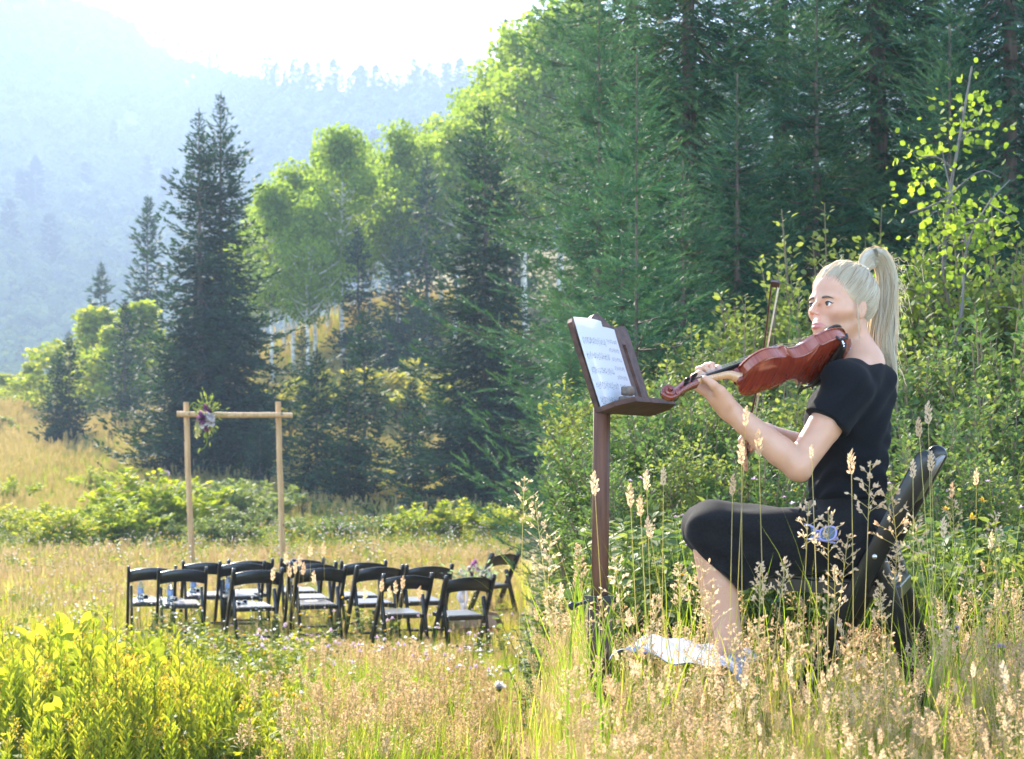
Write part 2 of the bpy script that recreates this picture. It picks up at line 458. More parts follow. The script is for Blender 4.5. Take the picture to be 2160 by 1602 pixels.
def multi_src(parts, name):
    "one source object with several materials: parts = [(MB, mat)]"
    mb = MB(); mi = []
    for k, (q, m) in enumerate(parts):
        nf = sum(len(x) for x in q.f); mi += [k] * nf; mb.merge(q)
    me = mb.mesh(name)
    for q, m in parts: me.materials.append(m)
    me.polygons.foreach_set('material_index', np.array(mi, np.int32))
    NSRC[0] += 1
    return bpy.data.objects.new('%s_%03d' % (name, NSRC[0]), me)

# ---------------------------------------------------------------- trees
TW_V = np.array([[0, 0, 0], [.25, .16, .03], [.34, .07, -.01], [.3, -.17, .03], [.4, -.06, 0], [.55, .2, .0], [.62, .08, .0], [.6, -.19, .02], [.68, -.06, 0], [1.0, .03, -.02], [.12, .02, .04], [.12, -.02, .04], [.4, .01, .14], [.55, 0, .05]], float)
TW_F = np.array([[0, 2, 1], [0, 3, 4], [2, 6, 5], [4, 7, 8], [6, 8, 9], [10, 13, 12], [0, 4, 2], [2, 4, 8], [2, 8, 6]])
def needle_twig(n, seed):
    "a twig with n thin needles round a stem, length 1"
    r = np.random.default_rng(seed)
    V, Fc = [[0, .012, 0], [0, -.012, 0], [1, 0, 0]], [[0, 1, 2]]
    for k in range(n):
        x = 0.04 + 0.94 * (k / n); a = r.random() * 2 * PI; l = 0.26 * (1 - 0.4 * x) * (0.8 + .4 * r.random())
        d = A(0.75, math.cos(a) * 0.75, abs(math.sin(a)) * 0.7 - 0.15) * l
        w = A(0.030, 0.0, 0) if k % 2 else A(0.022, -math.sin(a) * .022, math.cos(a) * .022)
        b_ = A(x, 0, 0); m = len(V)
        V += [b_ - w, b_ + w, b_ + d]; Fc.append([m, m + 1, m + 2])
    return np.array(V, float), np.array(Fc)
def spruce_geo(h, r0, seed, twig=0.30, dens=1.0, tv=TW_V, tf=TW_F, bare=0.04, power=0.85, whorl=0.22, lean=0.0, top_open=0.12, droop=0.25, irregular=0.25, trunk=0.013):
    r = np.random.default_rng(seed)
    zs, n = [], max(int(h / whorl), 8)
    z = bare * h
    pos, dr, sc, var = [], [], [], []
    tr, br = MB(), MB()
    k = 10
    zz = np.linspace(0, h, k); off = np.cumsum(r.normal(0, 0.008 * h / k, (k, 2)), 0) + lean * (zz[:, None] / h) ** 2
    tr.tube(np.column_stack([off, zz]), np.maximum(trunk * h * (1 - zz / h) ** 0.9, trunk), 8)
    while z < h * 0.985:
        q = 1 - z / h
        L0 = r0 * (q ** power) * (0.82 + 0.18 * math.sin(z * 5.1 + seed)) + 0.05
        if q < top_open: L0 *= 0.75
        tws = min(1.0, 0.38 + 3.2 * q)
        nb = int(r.integers(5, 8)) if q > 0.1 else 4
        ph = r.random() * 2 * PI
        for b_ in range(nb):
            a = ph + b_ * 2 * PI / nb + r.normal(0, 0.25)
            L = L0 * (1 - irregular + 2 * irregular * r.random())
            gap = r.random()
            if gap < 0.10: L *= 0.5
            elif gap < 0.17: continue
            ll = r.normal(0, .05)
            m = max(int(L / (twig * 0.55) * dens), 2)
            t = np.linspace(0.0, 1, m + 2)[1:] if L > .5 else np.linspace(0.15, 1, m + 1)
            el = lerp(1.0, -0.12, min(q * 2.4, 1.0))     # top branches point up, low ones hang
            dx = L * t
            dz = L * ((el * 0.55 + ll * 2) * t - droop * np.sin(t * PI * 0.6) * min(q * 2, 1) + 0.20 * t ** 3)
            cx, cyv = np.interp(z, zz, off[:, 0]), np.interp(z, zz, off[:, 1])
            p = np.column_stack([cx + dx * math.cos(a), cyv + dx * math.sin(a), z + dz])
            if L > 0.35:
                br.tube(np.vstack([[cx, cyv, z], p[::max(len(p) // 3, 1)]]), np.linspace(0.012 * math.sqrt(L), 0.004, 1 + len(p[::max(len(p) // 3, 1)])), 3, cap=False)
            fwd = norm(np.gradient(p, axis=0)) if len(p) > 1 else norm(p)
            side = norm(np.cross(fwd, A(0, 0, 1)))
            wid = np.minimum(L * 0.42 * (1 - t) + twig * 0.6, L * 0.5 + twig * .4)
            for s_ in (-1, 1):
                nl = np.maximum((wid * (tws if tws < .9 else 1) / (twig * 0.75)).astype(int), 1)
                for j in range(int(nl.max())):
                    sel = nl > j
                    if not sel.any(): continue
                    o_ = (j + 0.25 * r.random(sel.sum())) * twig * 0.62
                    pp = p[sel] + side[sel] * (s_ * o_)[:, None] + A(0, 0, -0.10)[None] * (o_ ** 1.2)[:, None] + r.normal(0, twig * .13, (sel.sum(), 3)) + fwd[sel] * (o_ * .5)[:, None]
                    dd = fwd[sel] * 0.7 + side[sel] * s_ * 0.75 + r.normal(0, 0.22, (sel.sum(), 3)) + A(0, 0, 0.05)
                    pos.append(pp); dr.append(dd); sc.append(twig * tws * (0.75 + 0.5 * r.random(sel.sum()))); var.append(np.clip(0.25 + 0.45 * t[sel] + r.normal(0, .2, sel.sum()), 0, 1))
            pos.append(p[-1:]); dr.append(fwd[-1:]); sc.append([twig * 1.2 * tws]); var.append([0.9])
        z += whorl * (0.75 + 0.5 * r.random()) * (0.6 + 0.4 * min(q * 3, 1))
    # leader
    pl = np.column_stack([np.full(14, off[-1, 0]), np.full(14, off[-1, 1]), np.linspace(h * 0.94, h, 14)])
    pos.append(pl); dr.append(np.column_stack([r.normal(0, .45, 14), r.normal(0, .45, 14), np.full(14, 1.)])); sc.append(np.full(14, twig * 0.36)); var.append(np.full(14, .8))
    pos, dr, sc, var = np.vstack(pos), np.vstack(dr), np.concatenate(sc), np.concatenate(var)
    X, Yv, Z = frames(dr, r.normal(0, 0.5, len(dr)))
    cr = MB(); cr.place(tv, tf, pos, X, Yv, Z, sc, var)
    return tr.merge(br), cr
def conifer(name, loc, geo, mat, label, group=None, rz=0.0, s=1.0, cat='tree'):
    o = empty(name, loc, rz); o.scale = (s, s, s)
    tag(o, label, cat, group)
    tr, cr = geo
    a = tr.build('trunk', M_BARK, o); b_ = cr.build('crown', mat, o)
    return o, (a, b_)
def tree_copy(name, proto_parts, loc, rz, s, label, group=None, cat='tree'):
    o = empty(name, loc, rz); o.scale = (s, s, s) if np.ndim(s) == 0 else tuple(s)
    tag(o, label, cat, group)
    for q in proto_parts:
        c = q.copy(); COL.objects.link(c); c.parent = o
    return o

LEAF_V = np.array([[0, 0, 0], [.3, .26, .05], [.7, .24, .04], [1, 0, -.04], [.7, -.24, .04], [.3, -.26, .05]], float)
LEAF_F = np.array([[0, 3, 2, 1], [0, 5, 4, 3]])
ROUND_V = np.array([[0, 0, 0], [.22, .36, .05], [.62, .40, .03], [1, 0, -.05], [.62, -.40, .03], [.22, -.36, .05]], float)
def aspen_geo(h, seed, crown_from=0.38, width=0.24, leaves=9000, leaf=0.15, nclump=70):
    r = np.random.default_rng(seed)
    k = 12; zz = np.linspace(0, h * 0.93, k)
    off = np.cumsum(r.normal(0, 0.010 * h, (k, 2)) * 0.45, 0); off -= off[0]
    tr = MB(); tr.tube(np.column_stack([off, zz]), np.maximum(0.0125 * h * (1 - zz / h), 0.02), 9)
    c, cs = [], []
    for i_ in range(nclump):
        u = r.random() ** 0.85; z = h * lerp(crown_from, 0.97, u)
        R = width * h * (math.sin(min(u * 1.15 + 0.12, 1) * PI) ** 0.7 * 0.9 + 0.12)
        a = r.random() * 2 * PI; rr = R * math.sqrt(r.random()) * 0.95
        p0 = A(np.interp(z * .92, zz, off[:, 0]), np.interp(z * .92, zz, off[:, 1]), z - 0.5 * rr)
        p1 = A(p0[0] + rr * math.cos(a), p0[1] + rr * math.sin(a), z + 0.1 * rr)
        if rr > 0.1 * h * width:
            mid = (p0 + p1) / 2 + A(0, 0, -0.08 * rr)
            tr.tube(np.array([p0, mid, p1]), [0.006 * h * (1 - u * .6), 0.004 * h * (1 - u * .6), 0.008], 4, cap=False)
        c.append(p1); cs.append(h * 0.036 * (0.5 + 1.1 * r.random()))
    c = np.array(c); cs = np.array(cs)
    w = cs ** 2; ids = r.choice(len(c), leaves, p=w / w.sum())
    g = r.normal(0, 1, (leaves, 3)); g *= np.minimum(1.0, 1.7 / np.linalg.norm(g, axis=1))[:, None]
    pos = c[ids] + g * (cs[ids])[:, None] * A(1.1, 1.1, 0.75)
    d = r.normal(0, 1, (leaves, 3)); d[:, 2] -= 0.5
    X, Yv, Z = frames(d, r.random(leaves) * 2 * PI)
    cr = MB(); cr.place(ROUND_V, LEAF_F, pos, X, Yv, Z, leaf * (0.6 + 0.7 * r.random(leaves)), np.clip(0.5 + 0.25 * r.normal(0, 1, leaves) + 0.15 * (r.random(len(c))[ids] - .5), 0, 1))
    return tr, cr
def aspen(loc, geo, label, group, rz=0, s=1.0):
    o = empty('aspen_tree', loc, rz); o.scale = (s, s, s); tag(o, label, 'tree', group)
    return o, (geo[0].build('trunk', M_ASPEN_BARK, o), geo[1].build('crown', M_ASPEN, o))

def shrub_geo(h, w, seed, leaves=2600, leaf=0.055, stems=26, upright=0.6, lv=LEAF_V, fill=0.25):
    "a leafy bush: arching stems with leaves along them"
    r = np.random.default_rng(seed)
    st = MB(); pos, d = [], []
    per = leaves // stems
    for i_ in range(stems):
        a = r.random() * 2 * PI; out = w * 0.5 * math.sqrt(r.random()) ; hh = h * (0.6 + 0.45 * r.random()) * (1 - 0.35 * (out / (w * .5)) ** 2)
        b0 = A(math.cos(a), math.sin(a), 0) * out * 0.35
        tip = A(math.cos(a) * out, math.sin(a) * out, hh) + r.normal(0, 0.04 * h, 3)
        mid = (b0 + tip) / 2 + A(0, 0, 0.10 * h * upright) - A(math.cos(a), math.sin(a), 0) * out * 0.12
        path = catmull([b0, mid, tip], 8)
        st.tube(path, np.linspace(0.006 * h + 0.003, 0.002, 8), 4, cap=False)
        t = fill + (1 - fill) * r.random(per) ** 0.8
        pp = np.stack([np.interp(t, np.linspace(0, 1, 8), path[:, k]) for k in range(3)], 1)
        sp = 0.075 * h * (1.15 - t)[:, None] + leaf * 0.5
        aa = r.random(per) * 2 * PI
        o_ = np.stack([np.cos(aa), np.sin(aa), 0.35 + 0 * aa], 1) + r.normal(0, .25, (per, 3))
        pos.append(pp + o_ * sp * r.random((per, 1))); d.append(o_ * A(1, 1, 1) + A(0, 0, 0.5 * upright))
    pos, d = np.vstack(pos), np.vstack(d); n = len(pos)
    X, Yv, Z = frames(d, r.normal(0, 0.6, n))
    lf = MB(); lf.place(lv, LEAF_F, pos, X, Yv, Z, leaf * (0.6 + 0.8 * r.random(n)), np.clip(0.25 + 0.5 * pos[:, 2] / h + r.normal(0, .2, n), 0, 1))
    return st, lf
def shrub(name, loc, geo, mat, label, group=None, rz=0, s=1.0, stem_mat=None):
    o = empty(name, loc, rz); o.scale = (s, s, s); tag(o, label, 'shrub', group)
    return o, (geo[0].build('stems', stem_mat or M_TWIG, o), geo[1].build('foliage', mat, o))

# ---- the trees of the meadow edge (left half), distances from where each trunk meets the ground
def at_top(px, ytop, Y):
    g = gnd(px, Y)
    return g, P(px, ytop, Y)[2] - g[2]
g, h = at_top(466, 196, 68)
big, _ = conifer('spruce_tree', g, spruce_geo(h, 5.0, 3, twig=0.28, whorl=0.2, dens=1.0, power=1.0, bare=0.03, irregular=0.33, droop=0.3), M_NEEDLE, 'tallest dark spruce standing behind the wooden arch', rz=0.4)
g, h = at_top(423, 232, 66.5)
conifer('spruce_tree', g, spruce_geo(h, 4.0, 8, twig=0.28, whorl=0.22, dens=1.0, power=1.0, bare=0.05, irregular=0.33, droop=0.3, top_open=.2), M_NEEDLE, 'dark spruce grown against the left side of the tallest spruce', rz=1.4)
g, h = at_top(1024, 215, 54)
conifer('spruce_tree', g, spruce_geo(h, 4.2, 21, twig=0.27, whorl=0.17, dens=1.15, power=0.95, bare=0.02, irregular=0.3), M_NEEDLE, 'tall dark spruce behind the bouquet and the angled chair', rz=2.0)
ysg = spruce_geo(5.0, 1.3, 31, twig=0.24, whorl=0.16, power=0.95, dens=1.1, bare=0.02)
ysg2 = spruce_geo(5.6, 1.7, 32, twig=0.25, whorl=0.17, power=0.95, dens=1.1, bare=0.02, irregular=.35)
g, h = at_top(146, 700, 82)
y1, yp1 = conifer('spruce_tree', g, ysg2, M_NEEDLE, 'young spruce alone at the meadow edge, leftmost of the near conifers', s=h / 5.6, rz=.7)
g, h = at_top(120, 740, 82.6)
tree_copy('spruce_tree', yp1, g, 2.7, h / 5.6, 'shorter spruce overlapping the left side of the lone young spruce')
g, h = at_top(262, 630, 88)
y2, yp2 = conifer('spruce_tree', g, ysg, M_NEEDLE, 'slim spruce between the lone young spruce and the tallest spruce', s=h / 5.0)
for px, yt, Y, rz, pp, hh, lab in ((668, 735, 58, 1.1, yp1, 5.6, 'young spruce just right of the arch with a broad base'),
                                   (770, 655, 60, 3.0, yp2, 5.0, 'pointed young spruce in the middle of the thicket behind the chairs'),
                                   (735, 770, 55, 5.0, yp1, 5.6, 'low bushy spruce at the front of the thicket behind the chairs'),
                                   (872, 800, 57, 4.1, yp2, 5.0, 'small spruce left of the tall dark spruce by the bouquet'),
                                   (815, 650, 84, 0.4, yp2, 5.0, 'slim spruce standing up the slope behind the thicket'),
                                   (640, 690, 80, 2.4, yp2, 5.0, 'small dark spruce in front of the white aspen trunks'),
                                   (757, 478, 92, 3.3, yp2, 5.0, 'narrow dark spruce beside the tallest white aspen trunk'),
                                   (900, 330, 92, 1.9, yp2, 5.0, 'very tall dark spruce up the slope among the aspens'),
                                   (840, 500, 86, 5.2, yp1, 5.6, 'dark spruce in front of the very tall one on the slope'),
                                   (310, 415, 118, 0.9, yp2, 5.0, 'tall hazy spruce peeking out behind the left of the tallest spruce'),
                                   (213, 555, 140, 2.0, yp2, 5.0, 'hazy columnar spruce rising above the yellow-green bushes'),
                                   (1066, 40, 118, 4.4, yp2, 5.0, 'highest spruce spire, rising over the aspens against the white sky'),
                                   (548, 860, 63, 1.5, yp1, 5.6, 'small spruce seen through the wooden arch'),
                                   (232, 905, 78, 3.6, yp1, 5.6, 'knee-high spruce sapling right of the lone young spruce')):
    g, h = at_top(px, yt, Y)
    sx = h / hh
    wide = 1.0 if h < 8 else (8 / h) ** 0.45
    tree_copy('spruce_tree', pp, g, rz, (sx * wide, sx * wide, sx), lab)

# aspens on the slope
AG = [aspen_geo(11.5, 51, 0.44, 0.23, 8500, 0.17, 64), aspen_geo(11.5, 52, 0.40, 0.25, 8500, 0.17, 64), aspen_geo(11.5, 53, 0.36, 0.27, 8500, 0.17, 64)]
ap = []
asp = [(722, 268, 96, 0, 'aspen with the straightest white trunk, tallest of the grove'), (620, 345, 97, 1, 'aspen with a white trunk just right of the tallest spruce'),
       (665, 380, 99, 2, 'aspen with a leaning white trunk in the middle of the grove'), (572, 385, 94, 0, 'aspen whose white trunk meets the edge of the tallest spruce'),
       (840, 262, 102, 1, 'round-crowned aspen right of the tallest of the grove'), (905, 300, 104, 2, 'aspen behind the very tall dark spruce'),
       (960, 262, 98, 0, 'aspen at the upper end of the grove by the tall spruce'), (1030, 135, 108, 1, 'highest-reaching aspen under the spruce spire'),
       (1105, 60, 100, 2, 'sunlit aspen behind the violin stand forest edge'), (1180, 10, 96, 0, 'sunlit aspen among the conifers at the top of the forest edge'),
       (780, 330, 106, 2, 'aspen filling the gap behind the tallest of the grove'), (540, 430, 100, 1, 'lowest aspen crown touching the tallest spruce'),
       (1000, 200, 112, 2, 'aspen crown against the white sky left of the spire'), (1240, -60, 104, 1, 'aspen crown cut by the top of the forest edge'), (690, 300, 110, 0, 'aspen crown behind the straight white trunk'), (600, 400, 106, 2, 'low aspen crown behind the white trunks'), (870, 285, 112, 0, 'aspen crown between the round one and the tall spruce'), (930, 250, 110, 1, 'aspen crown rising left of the spruce spire'), (760, 300, 114, 1, 'aspen crown filling the back of the grove'), (650, 420, 92, 1, 'small aspen in front of the grove')]
for k, (px, yt, Y, gi_, lab) in enumerate(asp):
    g, h = at_top(px, yt, Y)
    if len(ap) <= gi_ and gi_ == len(ap):
        o, pp = aspen(g, AG[gi_], lab, 'aspens on the slope', rz=k * 1.7, s=h / 11.5); ap.append(pp)
    else:
        tree_copy('aspen_tree', ap[min(gi_, len(ap) - 1)], g, k * 1.7, h / 11.5, lab, 'aspens on the slope')

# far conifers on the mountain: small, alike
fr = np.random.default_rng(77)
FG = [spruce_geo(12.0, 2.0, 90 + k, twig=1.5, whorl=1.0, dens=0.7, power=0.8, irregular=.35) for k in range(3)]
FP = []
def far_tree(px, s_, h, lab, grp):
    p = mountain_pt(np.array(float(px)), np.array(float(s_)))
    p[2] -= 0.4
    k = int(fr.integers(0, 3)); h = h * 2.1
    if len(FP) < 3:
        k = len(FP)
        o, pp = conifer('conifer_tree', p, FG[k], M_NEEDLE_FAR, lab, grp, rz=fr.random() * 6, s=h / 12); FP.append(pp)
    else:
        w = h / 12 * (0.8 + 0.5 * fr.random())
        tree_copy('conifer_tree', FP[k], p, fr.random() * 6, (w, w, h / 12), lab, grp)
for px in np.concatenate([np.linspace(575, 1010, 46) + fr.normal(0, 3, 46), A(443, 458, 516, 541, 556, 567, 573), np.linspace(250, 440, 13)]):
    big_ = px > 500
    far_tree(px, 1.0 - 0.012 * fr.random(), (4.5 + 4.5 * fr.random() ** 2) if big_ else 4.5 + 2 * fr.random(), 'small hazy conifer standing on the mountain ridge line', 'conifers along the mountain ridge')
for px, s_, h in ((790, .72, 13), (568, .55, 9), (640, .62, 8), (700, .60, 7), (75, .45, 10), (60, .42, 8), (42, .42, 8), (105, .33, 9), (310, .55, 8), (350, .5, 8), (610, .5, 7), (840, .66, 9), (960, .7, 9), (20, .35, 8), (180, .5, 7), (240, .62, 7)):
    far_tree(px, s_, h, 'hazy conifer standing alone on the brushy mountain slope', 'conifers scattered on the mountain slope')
# brush on the slopes: a far wood that reads as one mass
bl = []
for k in range(3):
    r = np.random.default_rng(300 + k); q = MB()
    n = 130; u = norm(r.normal(0, 1, (n, 3))); u[:, 2] = np.abs(u[:, 2])
    X, Yv, Z = frames(np.cross(u, r.normal(0, 1, (n, 3))), None)
    d = norm(np.cross(u, r.normal(0, 1, (n, 3)))); e = np.cross(u, d)
    q.place(ROUND_V, LEAF_F, u * A(1, 1, 1.25) * (0.45 + .65 * r.random((n, 1))) - d * .2, d, e, u, 0.42 * np.ones(n), r.random(n))
    bl.append(src(q, 'brush', M_BRUSH_FAR))
n = 14000
pxr = fr.uniform(-260, 1250, n); sr = fr.uniform(0.03, 0.985, n) ** 0.75
keep = (np.sin(pxr * 0.021 + sr * 17) + np.sin(pxr * 0.05 - sr * 31) + fr.normal(0, .8, n)) > -1.3
pxr, sr = pxr[keep], sr[keep]; n = len(pxr)
scatter('mountain_brush', bl, mountain_pt(pxr, sr), np.column_stack([np.zeros((n, 2)), fr.uniform(0, 6.28, n)]), 2.2 + 3.2 * fr.random(n) ** 2, fr.integers(0, 3, n), 'soft aspen brush covering the hazy mountain slope', 'brush')

# ---- conifers of the forest edge behind the violinist
NT = needle_twig(22, 5)
def near_spruce(h, r0, seed, **k):
    return spruce_geo(h, r0, seed, irregular=.36, twig=0.21, whorl=0.12, dens=1.25, tv=NT[0], tf=NT[1], **k)
FE = [near_spruce(8.6, 1.7, 61, power=0.62, bare=.03, droop=.35), near_spruce(5.2, 1.2, 62, power=0.75, bare=0.02)]
fe = []
for px, Y, h, gi_, rz, lab in ((1455, 18.0, 8.6, 0, 0.3, 'big dark conifer filling the top behind the bow tip'),
                               (1262, 17.0, 5.0, 1.5, 1.0, 'sunlit young conifer at the left edge of the forest'),
                               (1850, 18.5, 9.2, 0, 2.2, 'broad dark conifer above and behind the blonde head'),
                               (2130, 17.0, 8.4, 0, 4.0, 'dark conifer at the far right edge of the forest'),
                               (1650, 22.0, 10.5, 0, 5.1, 'shaded conifer in the dark gap between the two big ones'),
                               (1310, 15.0, 3.1, 1.5, 2.0, 'low conifer behind the top of the music stand'),
                               (1440, 14.6, 2.7, 1, 3.5, 'bushy low conifer between the music stand and the bow'),
                               (1205, 15.5, 2.4, 1.5, 4.6, 'low conifer left of the music stand'),
                               (1560, 16.2, 3.6, 1, 5.6, 'young conifer behind the violin scroll'),
                               (1720, 17.0, 4.4, 1, 0.8, 'young conifer in shade behind the bow'),
                               (2000, 16.0, 4.0, 1, 2.9, 'young conifer behind the pale leafy sapling'),
                               (1330, 25.0, 11.5, 0, 1.9, 'conifer deep in the forest left of the big dark one'),
                               (1960, 26.0, 12.5, 0, 3.1, 'conifer deep in the forest at the upper right'),
                               (2260, 22.0, 10.0, 0, 0.2, 'conifer just past the right edge of the forest')):
    g = gnd(px, Y); nar = .58 if gi_ == 1.5 else 1.0; gi_ = int(gi_)
    ref = (8.6, 5.2)[gi_]
    if gi_ == len(fe):
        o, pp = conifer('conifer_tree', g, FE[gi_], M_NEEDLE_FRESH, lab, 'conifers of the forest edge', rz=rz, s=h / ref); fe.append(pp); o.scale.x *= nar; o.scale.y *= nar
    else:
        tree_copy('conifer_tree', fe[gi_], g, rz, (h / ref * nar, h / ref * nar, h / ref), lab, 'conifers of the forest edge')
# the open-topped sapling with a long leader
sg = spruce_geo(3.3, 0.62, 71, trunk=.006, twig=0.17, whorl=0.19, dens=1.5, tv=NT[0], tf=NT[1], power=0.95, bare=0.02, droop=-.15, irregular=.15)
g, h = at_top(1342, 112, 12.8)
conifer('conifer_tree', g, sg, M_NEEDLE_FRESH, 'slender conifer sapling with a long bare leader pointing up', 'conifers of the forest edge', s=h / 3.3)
# pale leafy sapling, right
r = np.random.default_rng(5)
def leafy_sapling(seed, h):
    r = np.random.default_rng(seed); tr = MB(); pos = []
    trunk = catmull([[0, 0, 0], [.1, 0, h * .3], [-.05, .05, h * .6], [.12, 0, h]], 12)
    tr.tube(trunk, np.linspace(.03, .006, 12), 6)
    for i_ in range(26):
        t = 0.35 + .65 * r.random(); b0 = np.array([np.interp(t, np.linspace(0, 1, 12), trunk[:, k]) for k in range(3)])
        a = r.random() * 6.28; L = (1.25 - t) * 0.75 * (0.6 + .6 * r.random())
        p = catmull([b0, b0 + A(math.cos(a) * L * .5, math.sin(a) * L * .5, .22 * L), b0 + A(math.cos(a) * L, math.sin(a) * L, .15 * L)], 7)
        tr.tube(p, np.linspace(.009, .003, 7), 4, cap=False)
        for q in p[2:]: pos.append(q + r.normal(0, .11, (13, 3)))
    pos = np.vstack(pos); n = len(pos); d = r.normal(0, 1, (n, 3)); d[:, 2] -= .3
    X, Yv, Z = frames(d, r.random(n) * 6.28)
    lf = MB(); lf.place(ROUND_V, LEAF_F, pos, X, Yv, Z, .042 * (.5 + .9 * r.random(n)))
    return tr, lf
g, h = at_top(2010, 140, 12.5)
o = empty('aspen_sapling', g); tag(o, 'pale yellow-green leafy sapling in front of the dark conifers', 'tree')
tr, lf = leafy_sapling(5, h); tr.build('trunk', M_TWIG_GREY, o); lf.build('crown', M_ASPEN, o)
dead = MB()
for pts, r0 in (([(2030, 640, 12.2), (2040, 520, 12.2), (2085, 430, 12.1), (2130, 380, 12.2)], .009), ([(1920, 450, 12.3), (1985, 425, 12.2), (2065, 362, 12.1), (2110, 375, 12.2)], .007), ([(2040, 520, 12.2), (2000, 380, 12.3), (1985, 300, 12.3)], .007), ([(2085, 430, 12.1), (2150, 470, 12.0)], .005), ([(2030, 640, 12.2), (2010, 800, 12.2), (2020, 1000, 12.2)], .016)):
    q = catmull([P(*a) for a in pts], 12); dead.tube(q, np.linspace(r0, .003, 12) if r0 != .016 else np.linspace(.014, .018, 12), 5)
tag(dead.build('dead_branch', M_TWIG_GREY), 'bare grey dead branches below the pale sapling', 'branch')
# ---------------------------------------------------------------- shrubs
SG = {}
def shrub_set(key, h, mat, items, group, name='leafy_shrub', **kw):
    "items: (px, y_top, Y, rz, label)"
    wide = kw.pop('wide', 1.0); wid = kw['w']; keep = kw.pop('keep', False)
    geo = shrub_geo(h, kw.pop('w'), kw.pop('seed'), **kw)
    parts = None
    for px, yt, Y, rz, lab in items:
        g, hh = at_top(px, yt, Y)
        s = max(hh, 0.2) / h
        if keep:
            px = max(px, CX + 12 + .5 * wid * s * F / Y); g, hh = at_top(px, yt, Y); s = min(hh, 2.2) / h
        if parts is None:
            o, parts = shrub(name, g, geo, mat, lab, group, rz, s)
            o.scale = (s * wide, s * wide, s)
        else:
            tree_copy(name, parts, g, rz, (s * wide, s * wide, s), lab, group, cat='shrub')
shrub_set('lit', 1.5, M_SHRUB_Y, [(225, 1048, 40, 0, 'sunlit yellow-green bush, lowest at the left of the arch'), (175, 1080, 39, 2, 'small yellow bush at the left end of the bush row'),
          (330, 988, 43, 4, 'bright bush with lilac thistles touching the left arch post'), (275, 1018, 42, 5, 'bright bush between the low yellow bush and the arch'),
          (895, 1058, 43, 1, 'yellow-green bush behind the middle chairs, left of the pair'), (985, 1052, 43.5, 3, 'yellow-green bush behind the bouquet'), (1050, 1062, 43, 5.5, 'yellow-green bush below the tall dark spruce'), (120, 1075, 39, 0.7, 'yellow bush at the left picture side of the bush row'), (60, 1060, 44, 1.9, 'small bright bush in the grass near the left picture edge'), (20, 1005, 58, 2.9, 'yellow bush in the far grass at the left picture edge'), (215, 985, 62, 3.9, 'yellow bush in the far grass right of the lone young spruce'), (60, 965, 74, 4.9, 'small yellow bush in the grass left of the lone young spruce')],
          'sunlit bushes along the meadow edge', w=2.0, wide=1.55, seed=401, leaves=2600, leaf=0.10, stems=34)
shrub_set('mid', 1.5, M_SHRUB, [(420, 1020, 49, 1, 'green bush behind the left arch post'), (480, 1000, 52, 3, 'green bush seen through the left of the arch'), (545, 1010, 50, 5, 'green bush seen through the right of the arch'),
          (455, 1060, 46, 2, 'low green bush at the foot of the arch opening'), (535, 1065, 46.5, 4, 'low green bush inside the right arch post'), (620, 1030, 53, 0, 'green bush right of the arch'),
          (690, 1055, 52, 2.5, 'dusky bush under the young spruces'), (770, 1060, 52, 3.5, 'dusky bush in the middle under the young spruces'), (845, 1050, 53, 1.5, 'dusky bush at the foot of the small spruce'), (385, 1035, 51, 0.5, 'shaded bush under the tallest spruce'), (410, 1085, 40, 2.2, 'low green bush beside the left arch post'), (500, 1090, 40, 0.2, 'lowest green bush in the middle of the arch opening'), (640, 1085, 42, 4.4, 'low dusky bush right of the right arch post'), (725, 1085, 43, 5.4, 'low dusky bush behind the middle of the chairs'), (800, 1080, 44, 1.0, 'low dusky bush left of the yellow-green pair')],
          'green bushes behind the arch', w=1.9, wide=1.5, seed=402, leaves=2600, leaf=0.10, stems=34)
wg = aspen_geo(6.0, 57, 0.06, 0.40, 9000, 0.15, 120)
wp = None
for px, yt, Y, rz, lab in ((205, 650, 112, 0, 'tall yellow-green willow left of the tallest spruce'), (70, 765, 122, 1, 'sunlit willow at the left edge of the meadow'), (15, 790, 128, 2, 'bluish willow cut by the left picture edge'), (110, 790, 118, 3, 'sunlit willow behind the lone young spruce'),
                           (160, 740, 116, 4, 'sunlit willow between the lone spruce and the columnar one'), (290, 640, 105, 5, 'yellow-green willow against the tallest spruce'), (0, 880, 100, 2.2, 'low willow at the left edge above the grass'), (245, 690, 104, 1.2, 'willow behind the slim spruce')):
    g, hh = at_top(px, yt, Y)
    if wp is None:
        o = empty('willow_bush', g, rz); o.scale = (hh / 6 * 1.7, hh / 6 * 1.7, hh / 6); tag(o, lab, 'shrub', 'willows across the meadow')
        wp = (wg[0].build('stems', M_TWIG, o), wg[1].build('foliage', M_SHRUB_Y, o))
    else: tree_copy('willow_bush', wp, g, rz, (max(hh, 4) / 6 * 1.5, max(hh, 4) / 6 * 1.5, hh / 6), lab, 'willows across the meadow', cat='shrub')
M_AUTUMN = leafy('golden_brush_leaves', [(0.17, 0.20, 0.045), (0.26, 0.27, 0.06), (0.36, 0.30, 0.08)], trans=0.5, tcol=(1.4, 1.3, 0.65), inst=0.4)
shrub_set('gold', 1.5, M_AUTUMN, [(600, 800, 78, 0, 'golden brush on the slope right of the tallest spruce'), (660, 790, 80, 2, 'golden brush on the slope above the arch'), (720, 780, 80, 4, 'golden brush on the slope left of the middle spruce'),
          (830, 755, 78, 1, 'golden-orange brush right of the pointed young spruce'), (880, 760, 78, 3, 'golden-orange brush beside the tall dark spruce'), (930, 770, 76, 5, 'golden brush half hidden by the tall dark spruce'), (560, 830, 76, 1.2, 'golden brush touching the tallest spruce')],
          'golden brush on the slope', w=2.6, seed=404, leaves=2200, leaf=0.14, stems=30)
